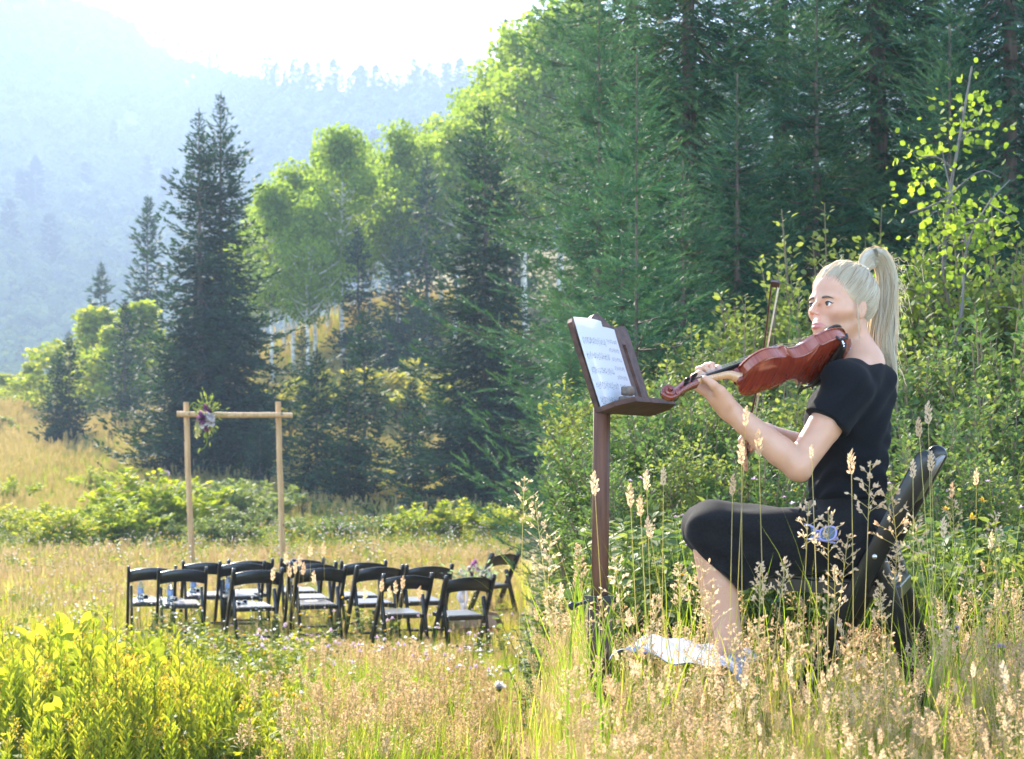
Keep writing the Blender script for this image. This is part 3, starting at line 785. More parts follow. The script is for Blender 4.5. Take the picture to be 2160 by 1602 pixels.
# broad-leaved yellow-green plants, lower left
BR = [(90, 1320, 12.6, 3.0), (150, 1305, 12.8, 4.0), (300, 1345, 12.6, 5.0), (205, 1340, 13.0, 5.5), (480, 1440, 12.2, .2), (60, 1395, 11.6, 0), (120, 1330, 12.0, 1), (175, 1345, 11.5, 2), (150, 1420, 11.0, 3), (235, 1400, 11.2, 4), (300, 1365, 11.8, 5), (340, 1440, 11.2, 0.6), (330, 1480, 10.9, 3.6), (-10, 1430, 11.0, 2.2), (410, 1455, 11.6, 1.1), (30, 1400, 10.6, 2.0), (90, 1380, 10.9, 4.0), (210, 1420, 10.4, 5.0), (285, 1430, 10.5, .3), (150, 1480, 9.8, 1.2), (375, 1500, 10.2, 3.1), (460, 1520, 10.6, 4.4)]
shrub_set('broad', 0.7, M_SHRUB_Y, [(px, yt, Y, rz, 'broad-leaved yellow-green plant glowing in the lower left corner') for px, yt, Y, rz in BR], 'broad-leaved plants of the lower left', name='broadleaf_plant', w=0.42, seed=405, leaves=230, leaf=0.105, stems=12, upright=1.0)
# upright goldenrod stems
def goldenrod(seed):
    r = np.random.default_rng(seed); st, lf, fl = MB(), MB(), MB()
    for i_ in range(11):
        b0 = A(*(r.normal(0, .11, 2)), 0); hh = 0.5 + 0.4 * r.random()
        tip = b0 + A(*(r.normal(0, .06, 2)), hh); path = catmull([b0, (b0 + tip) / 2 + A(*(r.normal(0, .015, 2)), 0), tip], 8)
        st.tube(path, np.linspace(.004, .0018, 8), 4, cap=False)
        n = 46; t = 0.12 + .86 * np.arange(n) / n; pp = np.stack([np.interp(t, np.linspace(0, 1, 8), path[:, k]) for k in range(3)], 1)
        a = np.arange(n) * 2.4; d = np.stack([np.cos(a), np.sin(a), 1.5 + 0 * a], 1)
        X, Yv, Z = frames(d, r.normal(0, .3, n))
        lf.place(LEAF_V * A(1, .48, 1), LEAF_F, pp, X, Yv, Z, .092 * (1.15 - .55 * t) * (.8 + .4 * r.random(n)), np.clip(.3 + .5 * t + r.normal(0, .15, n), 0, 1))
        if i_ % 3 == 0:
            m = 60; q = tip + r.normal(0, 1, (m, 3)) * A(.022, .022, .03) + A(0, 0, -.01); dd = r.normal(0, 1, (m, 3)); X, Yv, Z = frames(dd)
            fl.place(LEAF_V, LEAF_F, q, X, Yv, Z, .014 * np.ones(m))
    return st, lf, fl
GR = [goldenrod(s) for s in (1, 2, 3)]
gp = []
gr = np.random.default_rng(9)
GSP = [(px, Y) for px, Y in zip(gr.uniform(-40, 650, 60), gr.uniform(10.2, 14.2, 60))]
GSP += [(px, Y) for px, Y in zip(gr.uniform(-40, 690, 60), gr.uniform(8.9, 12.2, 60))]
for k, (px, Y) in enumerate(GSP):
    g = gnd(px, Y); lim = EYE - (np.interp(px, [0, 100, 330, 450, 650], [1330, 1330, 1385, 1415, 1450]) - CY) * Y / F
    s = min(1.15, lim / .80) * (0.42 + .68 * gr.random())
    lab = 'upright narrow-leaved yellow-green stems in the lower left meadow'
    if k < 3:
        o = empty('goldenrod_plant', g, gr.random() * 6); o.scale = (s,) * 3; tag(o, lab, 'plant', 'goldenrod stems of the lower left')
        st, lf, fl = GR[k]
        gp.append((st.build('stems', M_SHRUB, o), lf.build('foliage', M_SHRUB_Y, o), fl.build('blossom', M_GOLD, o)))
    else: tree_copy('goldenrod_plant', gp[k % 3], g, gr.random() * 6, s, lab, 'goldenrod stems of the lower left', cat='plant')
# shrubs behind the violinist
def spot(items, look):
    bins = [(1200, 'left of the music stand'), (1330, 'behind the music stand'), (1450, 'between the stand and the scroll'), (1580, 'behind the violin scroll'), (1700, 'behind the bow'), (1860, 'behind the player'), (1960, 'behind the ponytail'), (2070, 'above the chair back'), (9999, 'at the right picture edge')]
    by = {}
    for it in items: by.setdefault(next(n for m, n in bins if it[0] < m), []).append(it)
    out = {}
    for n, l in by.items():
        l = sorted(l, key=lambda q: q[2])
        for k, it in enumerate(l): out[it] = look + ' ' + n + ('' if len(l) == 1 else (', nearest there', ', second from the front', ', third from the front', ', fourth from the front')[k])
    return [(*it, out[it]) for it in items]
RS1 = [(1600, 560, 12.8, 0), (1560, 640, 12.0, 1), (1480, 700, 11.5, 2), (1700, 470, 13.2, 3), (1760, 430, 13.6, 4), (1830, 470, 13.0, 5), (1900, 520, 12.4, .5), (1960, 430, 13.2, 1.5), (2060, 450, 12.6, 2.5), (2130, 400, 12.9, 3.5), (2180, 480, 12.2, 4.5), (1650, 620, 12.2, 5.5), (1390, 740, 11.8, .8), (1240, 690, 13.0, 1.8), (1330, 720, 12.4, 2.8), (1130, 760, 12.8, 3.8)]
shrub_set('rs1', 1.6, M_SHRUB, spot(RS1, 'tall mid-green shrub'), 'shrubs behind the violinist', w=1.15, seed=411, keep=True, leaves=5200, leaf=0.036, stems=56)
RS2 = [(2000, 640, 11.0, 0), (2090, 610, 10.8, 1), (2160, 660, 10.5, 2), (1930, 720, 10.4, 3), (2040, 760, 9.8, 4), (2130, 780, 9.6, 5), (1560, 780, 10.2, .5), (1480, 800, 10.0, 1.5), (1640, 760, 10.4, 2.5), (1400, 760, 10.4, 3.5), (1700, 800, 9.8, 4.5), (1960, 850, 9.2, 5.5), (2090, 880, 9.0, .9), (1340, 850, 10.0, 1.9), (1190, 840, 11.0, 2.9), (1250, 880, 10.2, 3.9), (1140, 900, 10.4, 4.9), (1780, 640, 10.8, 5.9), (1500, 880, 9.2, 0.3), (1620, 870, 9.0, 1.3), (1400, 900, 9.2, 2.3), (1300, 950, 9.0, 3.3), (1900, 900, 8.8, 4.3), (2020, 930, 8.5, 5.3), (2140, 930, 8.4, 0.4)]
shrub_set('rs2', 1.3, M_SHRUB, spot(RS2[::2], 'low light green shrub'), 'low shrubs on the bank', w=1.0, seed=412, keep=True, leaves=4600, leaf=0.032, stems=56)
shrub_set('rs3', 1.3, M_SHRUB_D, spot(RS2[1::2], 'low deep green shrub'), 'low shrubs on the bank', w=1.0, seed=413, keep=True, leaves=4600, leaf=0.034, stems=56)

# ---------------------------------------------------------------- grasses and herbs (stuff)
def blades(q, n, hmin, hmax, w, spread, seed, lean=0.25, segs=3):
    r = np.random.default_rng(seed)
    for i_ in range(n):
        a = r.random() * 6.28; h = hmin + (hmax - hmin) * r.random(); ln = lean * h * (0.3 + r.random())
        b0 = A(*(r.normal(0, spread, 2)), 0); d = A(math.cos(a), math.sin(a), 0); s_ = A(-math.sin(a), math.cos(a), 0)
        t = np.linspace(0, 1, segs + 1); c = b0 + d * (ln * t ** 2)[:, None] + A(0, 0, 1) * (h * (t - 0.12 * t ** 3 * (ln / h) * 4))[:, None]
        ww = w * (1 - t ** 1.5) * (0.7 + .6 * r.random()); vL = c - s_ * ww[:, None] / 2; vR = c + s_ * ww[:, None] / 2
        v = np.empty((2 * segs + 1, 3)); v[0:2 * segs:2] = vL[:-1]; v[1:2 * segs:2] = vR[:-1]; v[-1] = c[-1]
        f4 = np.array([[2 * k, 2 * k + 1, 2 * k + 3, 2 * k + 2] for k in range(segs - 1)]); f3 = np.array([[2 * segs - 2, 2 * segs - 1, 2 * segs]])
        q.add(v, [f4, f3], r.random())
    return q
def seed_stalks(n, hmin, hmax, spread, seed, style, w=0.0025, head=0.07):
    r = np.random.default_rng(seed); st, hd = MB(), MB()
    for i_ in range(n):
        a = r.random() * 6.28; h = hmin + (hmax - hmin) * r.random(); ln = 0.14 * h * (.3 + r.random())
        b0 = A(*(r.normal(0, spread, 2)), 0); tip = b0 + A(math.cos(a) * ln, math.sin(a) * ln, h)
        path = catmull([b0, b0 + (tip - b0) * .5 + A(0, 0, .03 * h), tip], 6)
        st.tube(path, np.linspace(w, w * .6, 6), 3, cap=False, var=r.random())
        dv = norm(tip - path[-2]); va = r.random()
        if style == 'spike':
            m = 30; t = np.arange(m) / m; pp = tip + dv * (head * (t - .15))[:, None]
            rad = head * .105 * np.sin(np.clip(t * 1.05 + .08, 0, 1) * PI) ** .6
            aa = np.arange(m) * 2.4; X, Yv, Z = frames(np.repeat(dv[None], m, 0)); 
            off = Yv * (np.cos(aa) * rad)[:, None] + Z * (np.sin(aa) * rad)[:, None]
            dd = dv * .8 + norm(off + 1e-9) * .55 + r.normal(0, .1, (m, 3)); X, Yv, Z = frames(dd, aa)
            hd.place(LEAF_V * A(1, .9, 1), LEAF_F, pp + off * .6, X, Yv, Z, head * .24 * np.ones(m), np.full(m, va))
        else:
            m = 14 if style == 'panicle' else 20
            for k in range(m):
                t = k / m; b1 = tip - dv * head * 1.5 * (1 - t); aa = k * 2.4 + r.random(); L = head * (1.05 - .8 * t) * (.5 + .6 * r.random())
                sd = norm(np.cross(dv, A(math.cos(aa), math.sin(aa), .2))); e = b1 + dv * L * .55 + sd * L * (.6 if style == 'panicle' else .4) - A(0, 0, L * .12)
                st.tube(np.array([b1, e]), [w * .5, w * .35], 3, cap=False)
                ns = 6 if style == 'panicle' else 9
                tt = r.random(ns) * .7 + .35; pp = b1 + (e - b1) * tt[:, None]; dd = (e - b1) + r.normal(0, .35 * L, (ns, 3)); X, Yv, Z = frames(dd, r.random(ns) * 6)
                hd.place(LEAF_V * A(1, .8, 1), LEAF_F, pp, X, Yv, Z, head * (.14 if style == 'panicle' else .11) * (.7 + .6 * r.random(ns)), np.clip(va + r.normal(0, .12, ns), 0, 1))
    return st, hd
def herb(seed, h, leaf, nst=5, lv=LEAF_V):
    r = np.random.default_rng(seed); q = MB()
    for i_ in range(nst):
        a = r.random() * 6.28; b0 = A(*(r.normal(0, .04, 2)), 0); hh = h * (.6 + .5 * r.random()); tip = b0 + A(math.cos(a) * .25 * hh, math.sin(a) * .25 * hh, hh)
        q.tube(np.array([b0, (b0 + tip) / 2 + A(0, 0, .05 * h), tip]), [.003, .0025, .0015], 3, cap=False)
        n = 16; t = .2 + .8 * r.random(n); pp = b0 + (tip - b0) * t[:, None]; aa = r.random(n) * 6.28
        X, Yv, Z = frames(np.stack([np.cos(aa), np.sin(aa), .35 + 0 * aa], 1), r.normal(0, .4, n))
        q.place(lv, LEAF_F, pp, X, Yv, Z, leaf * (.6 + .7 * r.random(n)), np.clip(.2 + .6 * t + r.normal(0, .15, n), 0, 1))
    return q
def flower_src(seed, h, n, size, mat, name, sp=.05):
    r = np.random.default_rng(seed); st, fl = MB(), MB()
    for i_ in range(n):
        b0 = A(*(r.normal(0, sp, 2)), 0); tip = b0 + A(*(r.normal(0, sp * .8, 2)), h * (.7 + .5 * r.random()))
        st.tube(np.array([b0, tip]), [.002, .0015], 3, cap=False)
        m = 12; dd = r.normal(0, 1, (m, 3)); dd[:, 2] = np.abs(dd[:, 2]); X, Yv, Z = frames(dd)
        fl.place(LEAF_V, LEAF_F, np.repeat(tip[None], m, 0), X, Yv, Z, size * (.6 + .6 * r.random(m)))
    return multi_src([(st, M_GRASS_GREEN), (fl, mat)], name)
# kinds of grass: every list is sorted by name, the index picks from it
def seeded(nb, bh, seed, style, n, hmin, hmax, name, bm, spread=.06, w=.006, head=.07, sw=.0025):
    st, hd = seed_stalks(n, hmin, hmax, spread, seed, style, sw, head)
    bq = blades(MB(), nb, bh * .5, bh, w, spread, seed + 1)
    return multi_src([(bq, bm), (st, M_GRASS_DRY), (hd, M_SEED_GOLD if name == 'far_tuft' else M_SEED)], name)
gs = np.random.default_rng(21)
def wedge(n, y0, y1, px0, px1, bias=1.0):
    "points spread over a stretch of ground in view, evenly per area when bias is 2"
    u = gs.random(n)
    Y = (y0 ** bias + (y1 ** bias - y0 ** bias) * u) ** (1 / bias)
    px = gs.uniform(px0, px1, n)
    X = (px - CX) * Y / F
    return X, Y, px
def rots(n, tilt=.12): return np.column_stack([gs.normal(0, tilt, (n, 2)), gs.uniform(0, 6.28, n)])
def put(name, sources, X, Y, scl, idx, label, cat='grass', dz=-0.01, tilt=.12):
    n = len(X)
    return scatter(name, sources, np.column_stack([X, Y, ground_z(X, Y) + dz]), rots(n, tilt), scl, idx, label, cat)
# 1. meadow, near part to the chairs (left)
K1 = [seeded(52, .46, 500 + k, 'panicle', k % 2, .32, .48, 'meadow_tuft', (M_GRASS_GREEN, M_GRASS_GREEN, M_GRASS_MIX)[k % 3], .08, .0068, .05, .0018) for k in range(5)] + \
     [seeded(46, .42, 520 + k, ('plume', 'panicle', 'plume')[k], 2, .30, .48, 'meadow_tuft', (M_GRASS_MIX, M_GRASS_MIX, M_GRASS_DRY)[k], .08, .0065, .06, .0018) for k in range(3)]
X, Y, px = wedge(6400, 9.0, 17.5, -80, 1078, 1.3)
k = (X < -0.02 * 0) & ~((px > 1000) & (Y < 11.0))
X, Y, px = X[k], Y[k], px[k]
warm = (gs.random(len(X)) < np.clip((px - 380) / 600, .08, .5) * (1 + .9 * np.sin(X * 2.3 + 1.3 * np.sin(Y * 1.1)) * np.sin(Y * 1.7 + X)))
put('meadow_grass', K1, X, Y, (.75 + .45 * gs.random(len(X))) * np.interp(Y, [10, 12.5, 16, 17.5], [1.0, .95, .62, .5]) * np.where((px > 640) & (px < 940), 1.3, 1.0) * np.where((px < 660) & (Y < 13.5), .8, 1.0), np.where(warm, gs.integers(5, 8, len(X)), gs.integers(0, 5, len(X))), 'golden and green seeding grass in front of the chairs')
# 2. round and behind the chairs: short, dry
K2 = [seeded(44, .28, 540 + k, ('panicle', 'plume')[k % 2], 2, .18, .34, 'dry_tuft', (M_GRASS_DRY, M_GRASS_MIX, M_GRASS_MIX)[k % 3], .10, .009, .05, .0025) for k in range(6)]
X, Y, px = wedge(7600, 17.0, 34, -90, 1085, 1.6)
patch = np.exp(-((px - 1050) / 90) ** 2 - ((Y - 19.5) / 1.6) ** 2)       # trodden straw by the last chair
k = (gs.random(len(X)) > patch * .85) & (X < 0.02)
X, Y, px = X[k], Y[k], px[k]
put('short_dry_grass', K2, X, Y, (.8 + .6 * gs.random(len(X))) * np.interp(Y, [17, 20, 24, 34], [.5, .55, .9, 1.3]), gs.integers(0, 6, len(X)), 'short dry golden grass round the chairs')
# 3. meadow rising behind
K3 = [seeded(46, .55, 560 + k, 'plume', 4, .40, .7, 'far_tuft', (M_GRASS_MIX, M_GRASS_DRY, M_GRASS_GREEN)[k % 3], .22, .016, .11, .005) for k in range(6)]
X, Y, px = wedge(9000, 33, 118, -120, 1085, 1.5)
k = (X < 0.05)
X, Y, px = X[k], Y[k], px[k]
put('far_meadow_grass', K3, X, Y, (.75 + .5 * gs.random(len(X))) * np.clip(Y / 55, .5, 2.0) * np.where(Y < 50, .65, 1.0), np.where((X > -16) & (Y > 58), gs.choice([0, 2, 3, 5], len(X)), gs.choice([0, 1, 2, 3, 4, 5], len(X), p=[.2, .12, .18, .2, .12, .18])), 'tall yellow grass of the meadow rising behind the arch')
# 4. leafy herbs and low flowers of the left meadow
X9, Y9, p9 = wedge(90, 11.5, 16.5, 560, 1070, 1.2)
K9 = [flower_src(595 + k, .48, 3, .02, (M_WHITE_FL, M_LILAC)[k % 2], 'pale_flower', .06) for k in range(3)]
put('pale_meadow_flowers', K9, X9, Y9, .8 + .35 * gs.random(len(X9)), gs.integers(0, 3, len(X9)), 'small white and lilac flowers in the near meadow', 'flowers')
K4 = [src(herb(580 + k, .40, .042, 7), 'meadow_herb', (M_SHRUB_Y, M_SHRUB)[k % 2]) for k in range(4)] + [flower_src(590, .5, 5, .018, M_LILAC, 'meadow_herb'), flower_src(591, .5, 6, .016, M_WHITE_FL, 'meadow_herb'), flower_src(592, .55, 6, .02, M_GOLD, 'meadow_herb', .08)]
X1, Y1, p1 = wedge(900, 28, 48, -100, 1085, 1.4)
X2, Y2, p2 = wedge(420, 9.6, 17.0, -80, 700, 1.4)
X3, Y3, p3 = wedge(260, 12, 27, -80, 1070, 1.4)
i1 = gs.choice(7, len(X1), p=[.16, .16, .16, .14, .14, .14, .10]); i2 = gs.choice(7, len(X2), p=[.3, .2, .3, .15, .0, .02, .03]); i3 = gs.choice(7, len(X3), p=[.1, .1, .1, .1, .15, .40, .05])
put('meadow_herbs', K4, np.concatenate([X1, X2, X3]), np.concatenate([Y1, Y2, Y3]), np.concatenate([.8 + .6 * gs.random(len(X1)), .8 + .5 * gs.random(len(X2)), .7 + .4 * gs.random(len(X3))]), np.concatenate([i1, i2, i3]), 'leafy herbs and small pale flowers in the meadow', 'herbs')
# 5. tall seeding grass round the violinist
K5 = [seeded(16, .34, 600 + k, 'plume', 5, .30, .50, 'tall_tuft', M_GRASS_DRY, .05, .0045, .06, .0016) for k in range(3)] + \
     [seeded(16, .50, 610 + k, 'panicle', 3, .45, .72, 'tall_tuft', M_GRASS_MIX, .05, .005, .085, .0016) for k in range(3)] + \
     [seeded(26, .55, 620 + k, 'spike', 1, .6, .8, 'tall_tuft', M_GRASS_GREEN, .05, .006, .065, .0018) for k in range(3)]
X, Y, px = wedge(2300, 3.3, 8.6, 1082, 2300, 1.3)
warm = gs.random(len(X)) < np.where(px < 1550, .55, .35)
idx = np.where(warm, gs.integers(0, 3, len(X)), gs.choice([3, 4, 5, 6, 7, 8], len(X)))
s5 = (.6 + .5 * gs.random(len(X))) * np.interp(Y, [3.3, 4.4, 5.0, 6.2, 8.6], [.45, .55, .62, .62, .8])
s5 = s5 * np.where((px < 1620) & (Y > 4.9), .78, 1) * .85 * np.where((px > 1620) & (px < 2020) & (Y > 4.4), .78, 1)
s5 = np.where(gs.random(len(X)) < .06, s5 * 1.45, s5)
put('tall_seeding_grass', K5, X, Y, s5, idx, 'tall pale seeding grass in front of and round the violinist')
KB = [src(blades(MB(), 7, .35, .72, .0055, .05, 630 + k, lean=.4, segs=5), 'long_blade', (M_GRASS_GREEN, M_GRASS_MIX)[k % 2]) for k in range(4)]
X, Y, px = wedge(130, 4.6, 7.2, 1096, 2300, 1.2)
put('long_green_blades', KB, X, Y, .6 + .5 * gs.random(len(X)), gs.integers(0, 4, len(X)), 'long green grass blades among the seeding grass')
# 6. leafy ground cover behind the violinist
K6 = [src(herb(640 + k, .42, .042, 8), 'bank_herb', (M_SHRUB, M_SHRUB, M_SHRUB_D)[k % 3]) for k in range(6)] + [flower_src(650, .5, 5, .02, M_GOLD, 'bank_herb'), flower_src(651, .5, 4, .012, M_LILAC, 'bank_herb')]
X, Y, px = wedge(2800, 6.8, 13.5, 1150, 2320, 1.4)
k = (px > 1290) | (Y > 9.5)
X, Y, px = X[k], Y[k], px[k]
put('bank_herbs', K6, X, Y, .7 + .6 * gs.random(len(X)), gs.choice(8, len(X), p=[.18, .18, .18, .15, .15, .13, .005, .025]), 'green leafy ground cover on the bank behind the violinist', 'herbs')
# 7. single tall stalks that cross the figure and the stand: (head pixel, distance, style)
def stalk_at(pt, style, seed, head, mats=(None,)):
    r = np.random.default_rng(seed); pt = np.asarray(pt); base = pt.copy(); base[2] = float(ground_z(pt[0], pt[1])) ; base[:2] += r.normal(0, .05, 2)
    base[2] = float(ground_z(base[0], base[1])) - .01
    st, hd = seed_stalks(1, 1.0, 1.0, 0, seed, style, .0016, head)
    return base, pt, st, hd
ST, HD = MB(), MB()
def add_stalk(pt, style, seed, head):
    r = np.random.default_rng(seed)
    base = np.array(pt, float); base[:2] += r.normal(0, .045, 2); base[2] = float(ground_z(base[0], base[1])) - .01
    h = pt[2] - base[2]
    st, hd = seed_stalks(1, 1.0, 1.0, 0, seed, style, .0022 / max(h, .1) * .8, head / h)
    tip = np.vstack(st.v)[:].max(0)
    M = np.eye(4); M[:3, :3] *= h; M[0, 2] = (pt[0] - base[0]); M[1, 2] = (pt[1] - base[1]); M[:3, 3] = base
    sv = np.vstack(st.v); a_ = sv[np.argmax(sv[:, 2])] ; M[0, 2] -= h * a_[0]; M[1, 2] -= h * a_[1]
    st.xform(M); hd.xform(M); ST.merge(st); HD.merge(hd)
for k, (px, py, Y, sty, hd_) in enumerate([(1565, 975, 5.0, 'spike', .07), (1600, 955, 5.1, 'spike', .075), (1572, 895, 5.15, 'spike', .06), (1713, 965, 5.0, 'spike', .04), (1797, 995, 4.9, 'spike', .07),
        (1940, 918, 5.2, 'spike', .06), (1925, 1005, 5.0, 'spike', .055), (1958, 890, 5.3, 'spike', .07), (1965, 990, 5.2, 'spike', .06), (1545, 1040, 5.0, 'spike', .06), (1700, 1060, 5.0, 'panicle', .09), (1745, 1080, 5.0, 'panicle', .09),
        (1790, 1130, 4.9, 'panicle', .09), (1655, 1180, 4.9, 'plume', .08), (1365, 1030, 5.1, 'spike', .06), (1400, 1020, 5.1, 'spike', .055), (1330, 1065, 5.0, 'spike', .07), (1352, 1085, 5.0, 'spike', .06), (1255, 1040, 5.0, 'spike', .07), (1372, 1130, 4.9, 'spike', .06),
        (1835, 975, 5.0, 'panicle', .11), (1880, 1030, 5.0, 'panicle', .11), (2000, 1050, 5.3, 'panicle', .08), (2100, 1080, 5.4, 'panicle', .08), (1890, 1150, 4.8, 'plume', .08), (1600, 1190, 4.8, 'plume', .08), (1105, 1010, 5.6, 'panicle', .1), (1130, 1060, 5.5, 'panicle', .1),
        (1480, 1180, 4.8, 'panicle', .1), (1430, 1190, 4.7, 'plume', .08), (1920, 1090, 5.0, 'panicle', .09), (2060, 1020, 6.2, 'spike', .06), (1990, 1130, 5.0, 'spike', .06), 
        (1160, 1130, 5.0, 'panicle', .09), (1215, 1150, 4.9, 'plume', .07), (1310, 1180, 4.8, 'panicle', .09), (1160, 1240, 4.6, 'plume', .08), (1380, 1260, 4.6, 'plume', .08), (1500, 1230, 4.8, 'panicle', .09), (1760, 1200, 4.8, 'panicle', .09), (1850, 1230, 4.7, 'plume', .08)]):
    add_stalk(P(px, py, Y), sty, 700 + k, hd_ * (.8 if sty == 'spike' else .9))
for k, (px, py, Y) in enumerate([(604, 1188, 17.2), (622, 1208, 17.2), (632, 1192, 17.3), (655, 1172, 17.4), (683, 1168, 17.4), (575, 1222, 17.0), (612, 1215, 17.2), (662, 1228, 17.2), (805, 1246, 16.6), (835, 1250, 16.6), (850, 1240, 16.6), (640, 1210, 17.1), (820, 1262, 16.5), (770, 1262, 16.5), (885, 1262, 16.4)]):
    add_stalk(P(px, py, Y), 'spike', 800 + k, .10)
so = kind(multi_src([(ST, M_GRASS_DRY), (HD, M_SEED)], 'grass_stalks'), 'stuff'); so.name = 'tall_grass_stalks'; COL.objects.link(so)
so['label'] = 'single tall grass stalks with tan seed heads'; so['category'] = 'grass'

# thistles
def thistle(pt, r_, mat, label, seed):
    rr = np.random.default_rng(seed); g = np.array(pt, float); g[2] = float(ground_z(g[0], g[1]))
    o = empty('thistle', g); tag(o, label, 'flower'); h = pt[2] - g[2]
    MB().tube([(0, 0, 0), (.01, 0, h * .5), (0, 0, h)], [.004, .003, .0025], 5).build('stem', M_GRASS_GREEN, o)
    n = 170; d = rr.normal(0, 1, (n, 3)); d[:, 2] = np.abs(d[:, 2]) + .1 * rr.random(n); d = norm(d); x, y, z = frames(d, rr.random(n) * 6)
    MB().place(LEAF_V * A(1, .28, 1), LEAF_F, np.repeat(A(0, 0, h)[None], n, 0), x, y, z, r_ * (.75 + .4 * rr.random(n))).build('flower_head', mat, o)
    MB().ball((0, 0, h - r_ * .1), r_ * .42, nu=8, nv=6).build('bud', M_GRASS_GREEN, o)
thistle(P(1052, 1452, 12.0), .046, M_WHITE_FL, 'white fluffy thistle head near the foot of the bank', 1)
thistle(P(872, 1516, 11.6), .026, M_WHITE_FL, 'small white flower in the grass in front of the near chairs', 2)
thistle(P(2112, 1366, 4.9), .012, M_LILAC, 'purple thistle flower low at the right picture edge', 3)
thistle(P(2018, 1326, 5.2), .009, M_LILAC, 'tiny purple thistle right of the violinist chair legs', 4)
thistle(P(350, 1002, 45), .10, M_LILAC, 'lilac thistle standing over the bright bush by the arch', 5)
# ---------------------------------------------------------------- folding chairs
M_CHAIR = plain('black_resin', (0.012, 0.011, 0.010), 0.30, 0.55, nscale=30, namp=0.25)
M_STEEL = plain('steel_screw', (0.55, 0.52, 0.48), 0.35, 0.5, metal=1.0)
TOP_Y, TOP_Z = -0.25, 0.80
def build_chair():
    root = empty('folding_chair')
    parts = {}
    for sx in (-1, 1):
        x = sx * 0.232
        q = MB().board((x, TOP_Y, TOP_Z), (x, 0.165, 0.0), 0.058, 0.029, (0, 0.9, 0.45), True, False)
        po = q.build('front_leg', M_CHAIR, root)
        for t_, nm in ((0.36, 0), (0.60, 1)):
            c = lerp(A(x, TOP_Y, TOP_Z), A(x, .165, 0), t_) + A(sx * 0.0150, 0, 0)
            M = np.eye(4); M[:3, :3] = np.array([[0, 0, sx], [0, 1, 0], [-sx, 0, 0]], float); M[:3, 3] = c
            MB().lathe([(0.0001, 0.0022), (0.006, 0.0018), (0.0075, 0), (0.0075, -.002)], 10, M=M).build('bolt', M_STEEL, po)
        xi = sx * 0.199
        MB().board((xi, -0.075, 0.60), (xi, -0.255, 0.0), 0.050, 0.026, (0, 1, -.3), True, False).build('rear_leg', M_CHAIR, root)
    # back rail: arched board, bowed backwards
    t = np.linspace(-1, 1, 17); x = t * 0.2185; bow = -0.028 * (1 - t * t); arch = 0.030 * (1 - t * t) - 0.012
    q = MB()
    ztop, zbot = 0.765 + arch, 0.640 + arch * 0.9
    yl = lambda z: TOP_Y + (TOP_Z - z) * (0.415 / 0.80)
    ring = []
    for i_ in range(17):
        yt, yb = yl(ztop[i_]) + bow[i_], yl(zbot[i_]) + bow[i_]; zt, zb = ztop[i_], zbot[i_]
        ring.append([[x[i_], yt - .007, zt - .003], [x[i_], yt, zt], [x[i_], yt + .007, zt - .003], [x[i_], yb + .007, zb + .003], [x[i_], yb, zb], [x[i_], yb - .007, zb + .003]])
    v = np.array(ring).reshape(-1, 3); k = 6
    i = np.arange(16)[:, None] * k + np.arange(k)[None]; j = np.arange(16)[:, None] * k + (np.arange(k)[None] + 1) % k
    q.add(v, np.stack([i, j, j + k, i + k], -1).reshape(-1, 4)); q.build('back_rail', M_CHAIR, root)
    # seat: frame with a slightly dished pad
    st = MB()
    def slab(x0, x1, y0, y1, z0, z1, c=.012, tilt=.012):
        o_ = [(x0 + c, y0), (x1 - c, y0), (x1, y0 + c), (x1, y1 - c), (x1 - c, y1), (x0 + c, y1), (x0, y1 - c), (x0, y0 + c)]
        n = 8; e = .004
        cx_, cy_ = (x0 + x1) / 2, (y0 + y1) / 2
        lay = [(z0, 1), (z1 - e, 1), (z1, .985)]
        vv = np.array([[cx_ + (a - cx_) * s_, cy_ + (b_ - cy_) * s_, z + tilt * (b_ - cy_) / (y1 - y0) * 2] for z, s_ in lay for a, b_ in o_])
        ii = np.arange(2)[:, None] * n + np.arange(n)[None]; jj = np.arange(2)[:, None] * n + (np.arange(n)[None] + 1) % n
        return vv, [np.stack([ii, jj, jj + n, ii + n], -1).reshape(-1, 4), (np.arange(8) + 16)[None], np.arange(8)[::-1][None]]
    st.add(*slab(-.183, .183, -.165, .215, .400, .437)); so_ = st.build('seat', M_CHAIR, root, smooth=False)
    MB().add(*slab(-.168, .168, -.140, .188, .436, .4445)).build('seat_pad', M_CHAIR, so_, smooth=False)
    for yz, nm, xx, r_ in (((0.165 - .415 * .16, .13), 'stretcher', .226, .012), ((-0.255 + .18 * .25, .15), 'stretcher', .192, .011), ((-0.255 + .18 * .12, .07), 'stretcher', .192, .011)):
        MB().tube([(-xx, yz[0], yz[1]), (xx, yz[0], yz[1])], r_, 8).build(nm, M_CHAIR, root)
    return root
CH0 = build_chair(); CH0_KIDS = [(c, kids(c)) for c in kids(CH0)]
def chair_copy():
    c = CH0.copy(); COL.objects.link(c)
    for ch, sub in CH0_KIDS:
        d = ch.copy(); COL.objects.link(d); d.parent = c
        for g_ in sub:
            e = g_.copy(); COL.objects.link(e); e.parent = d
    return c
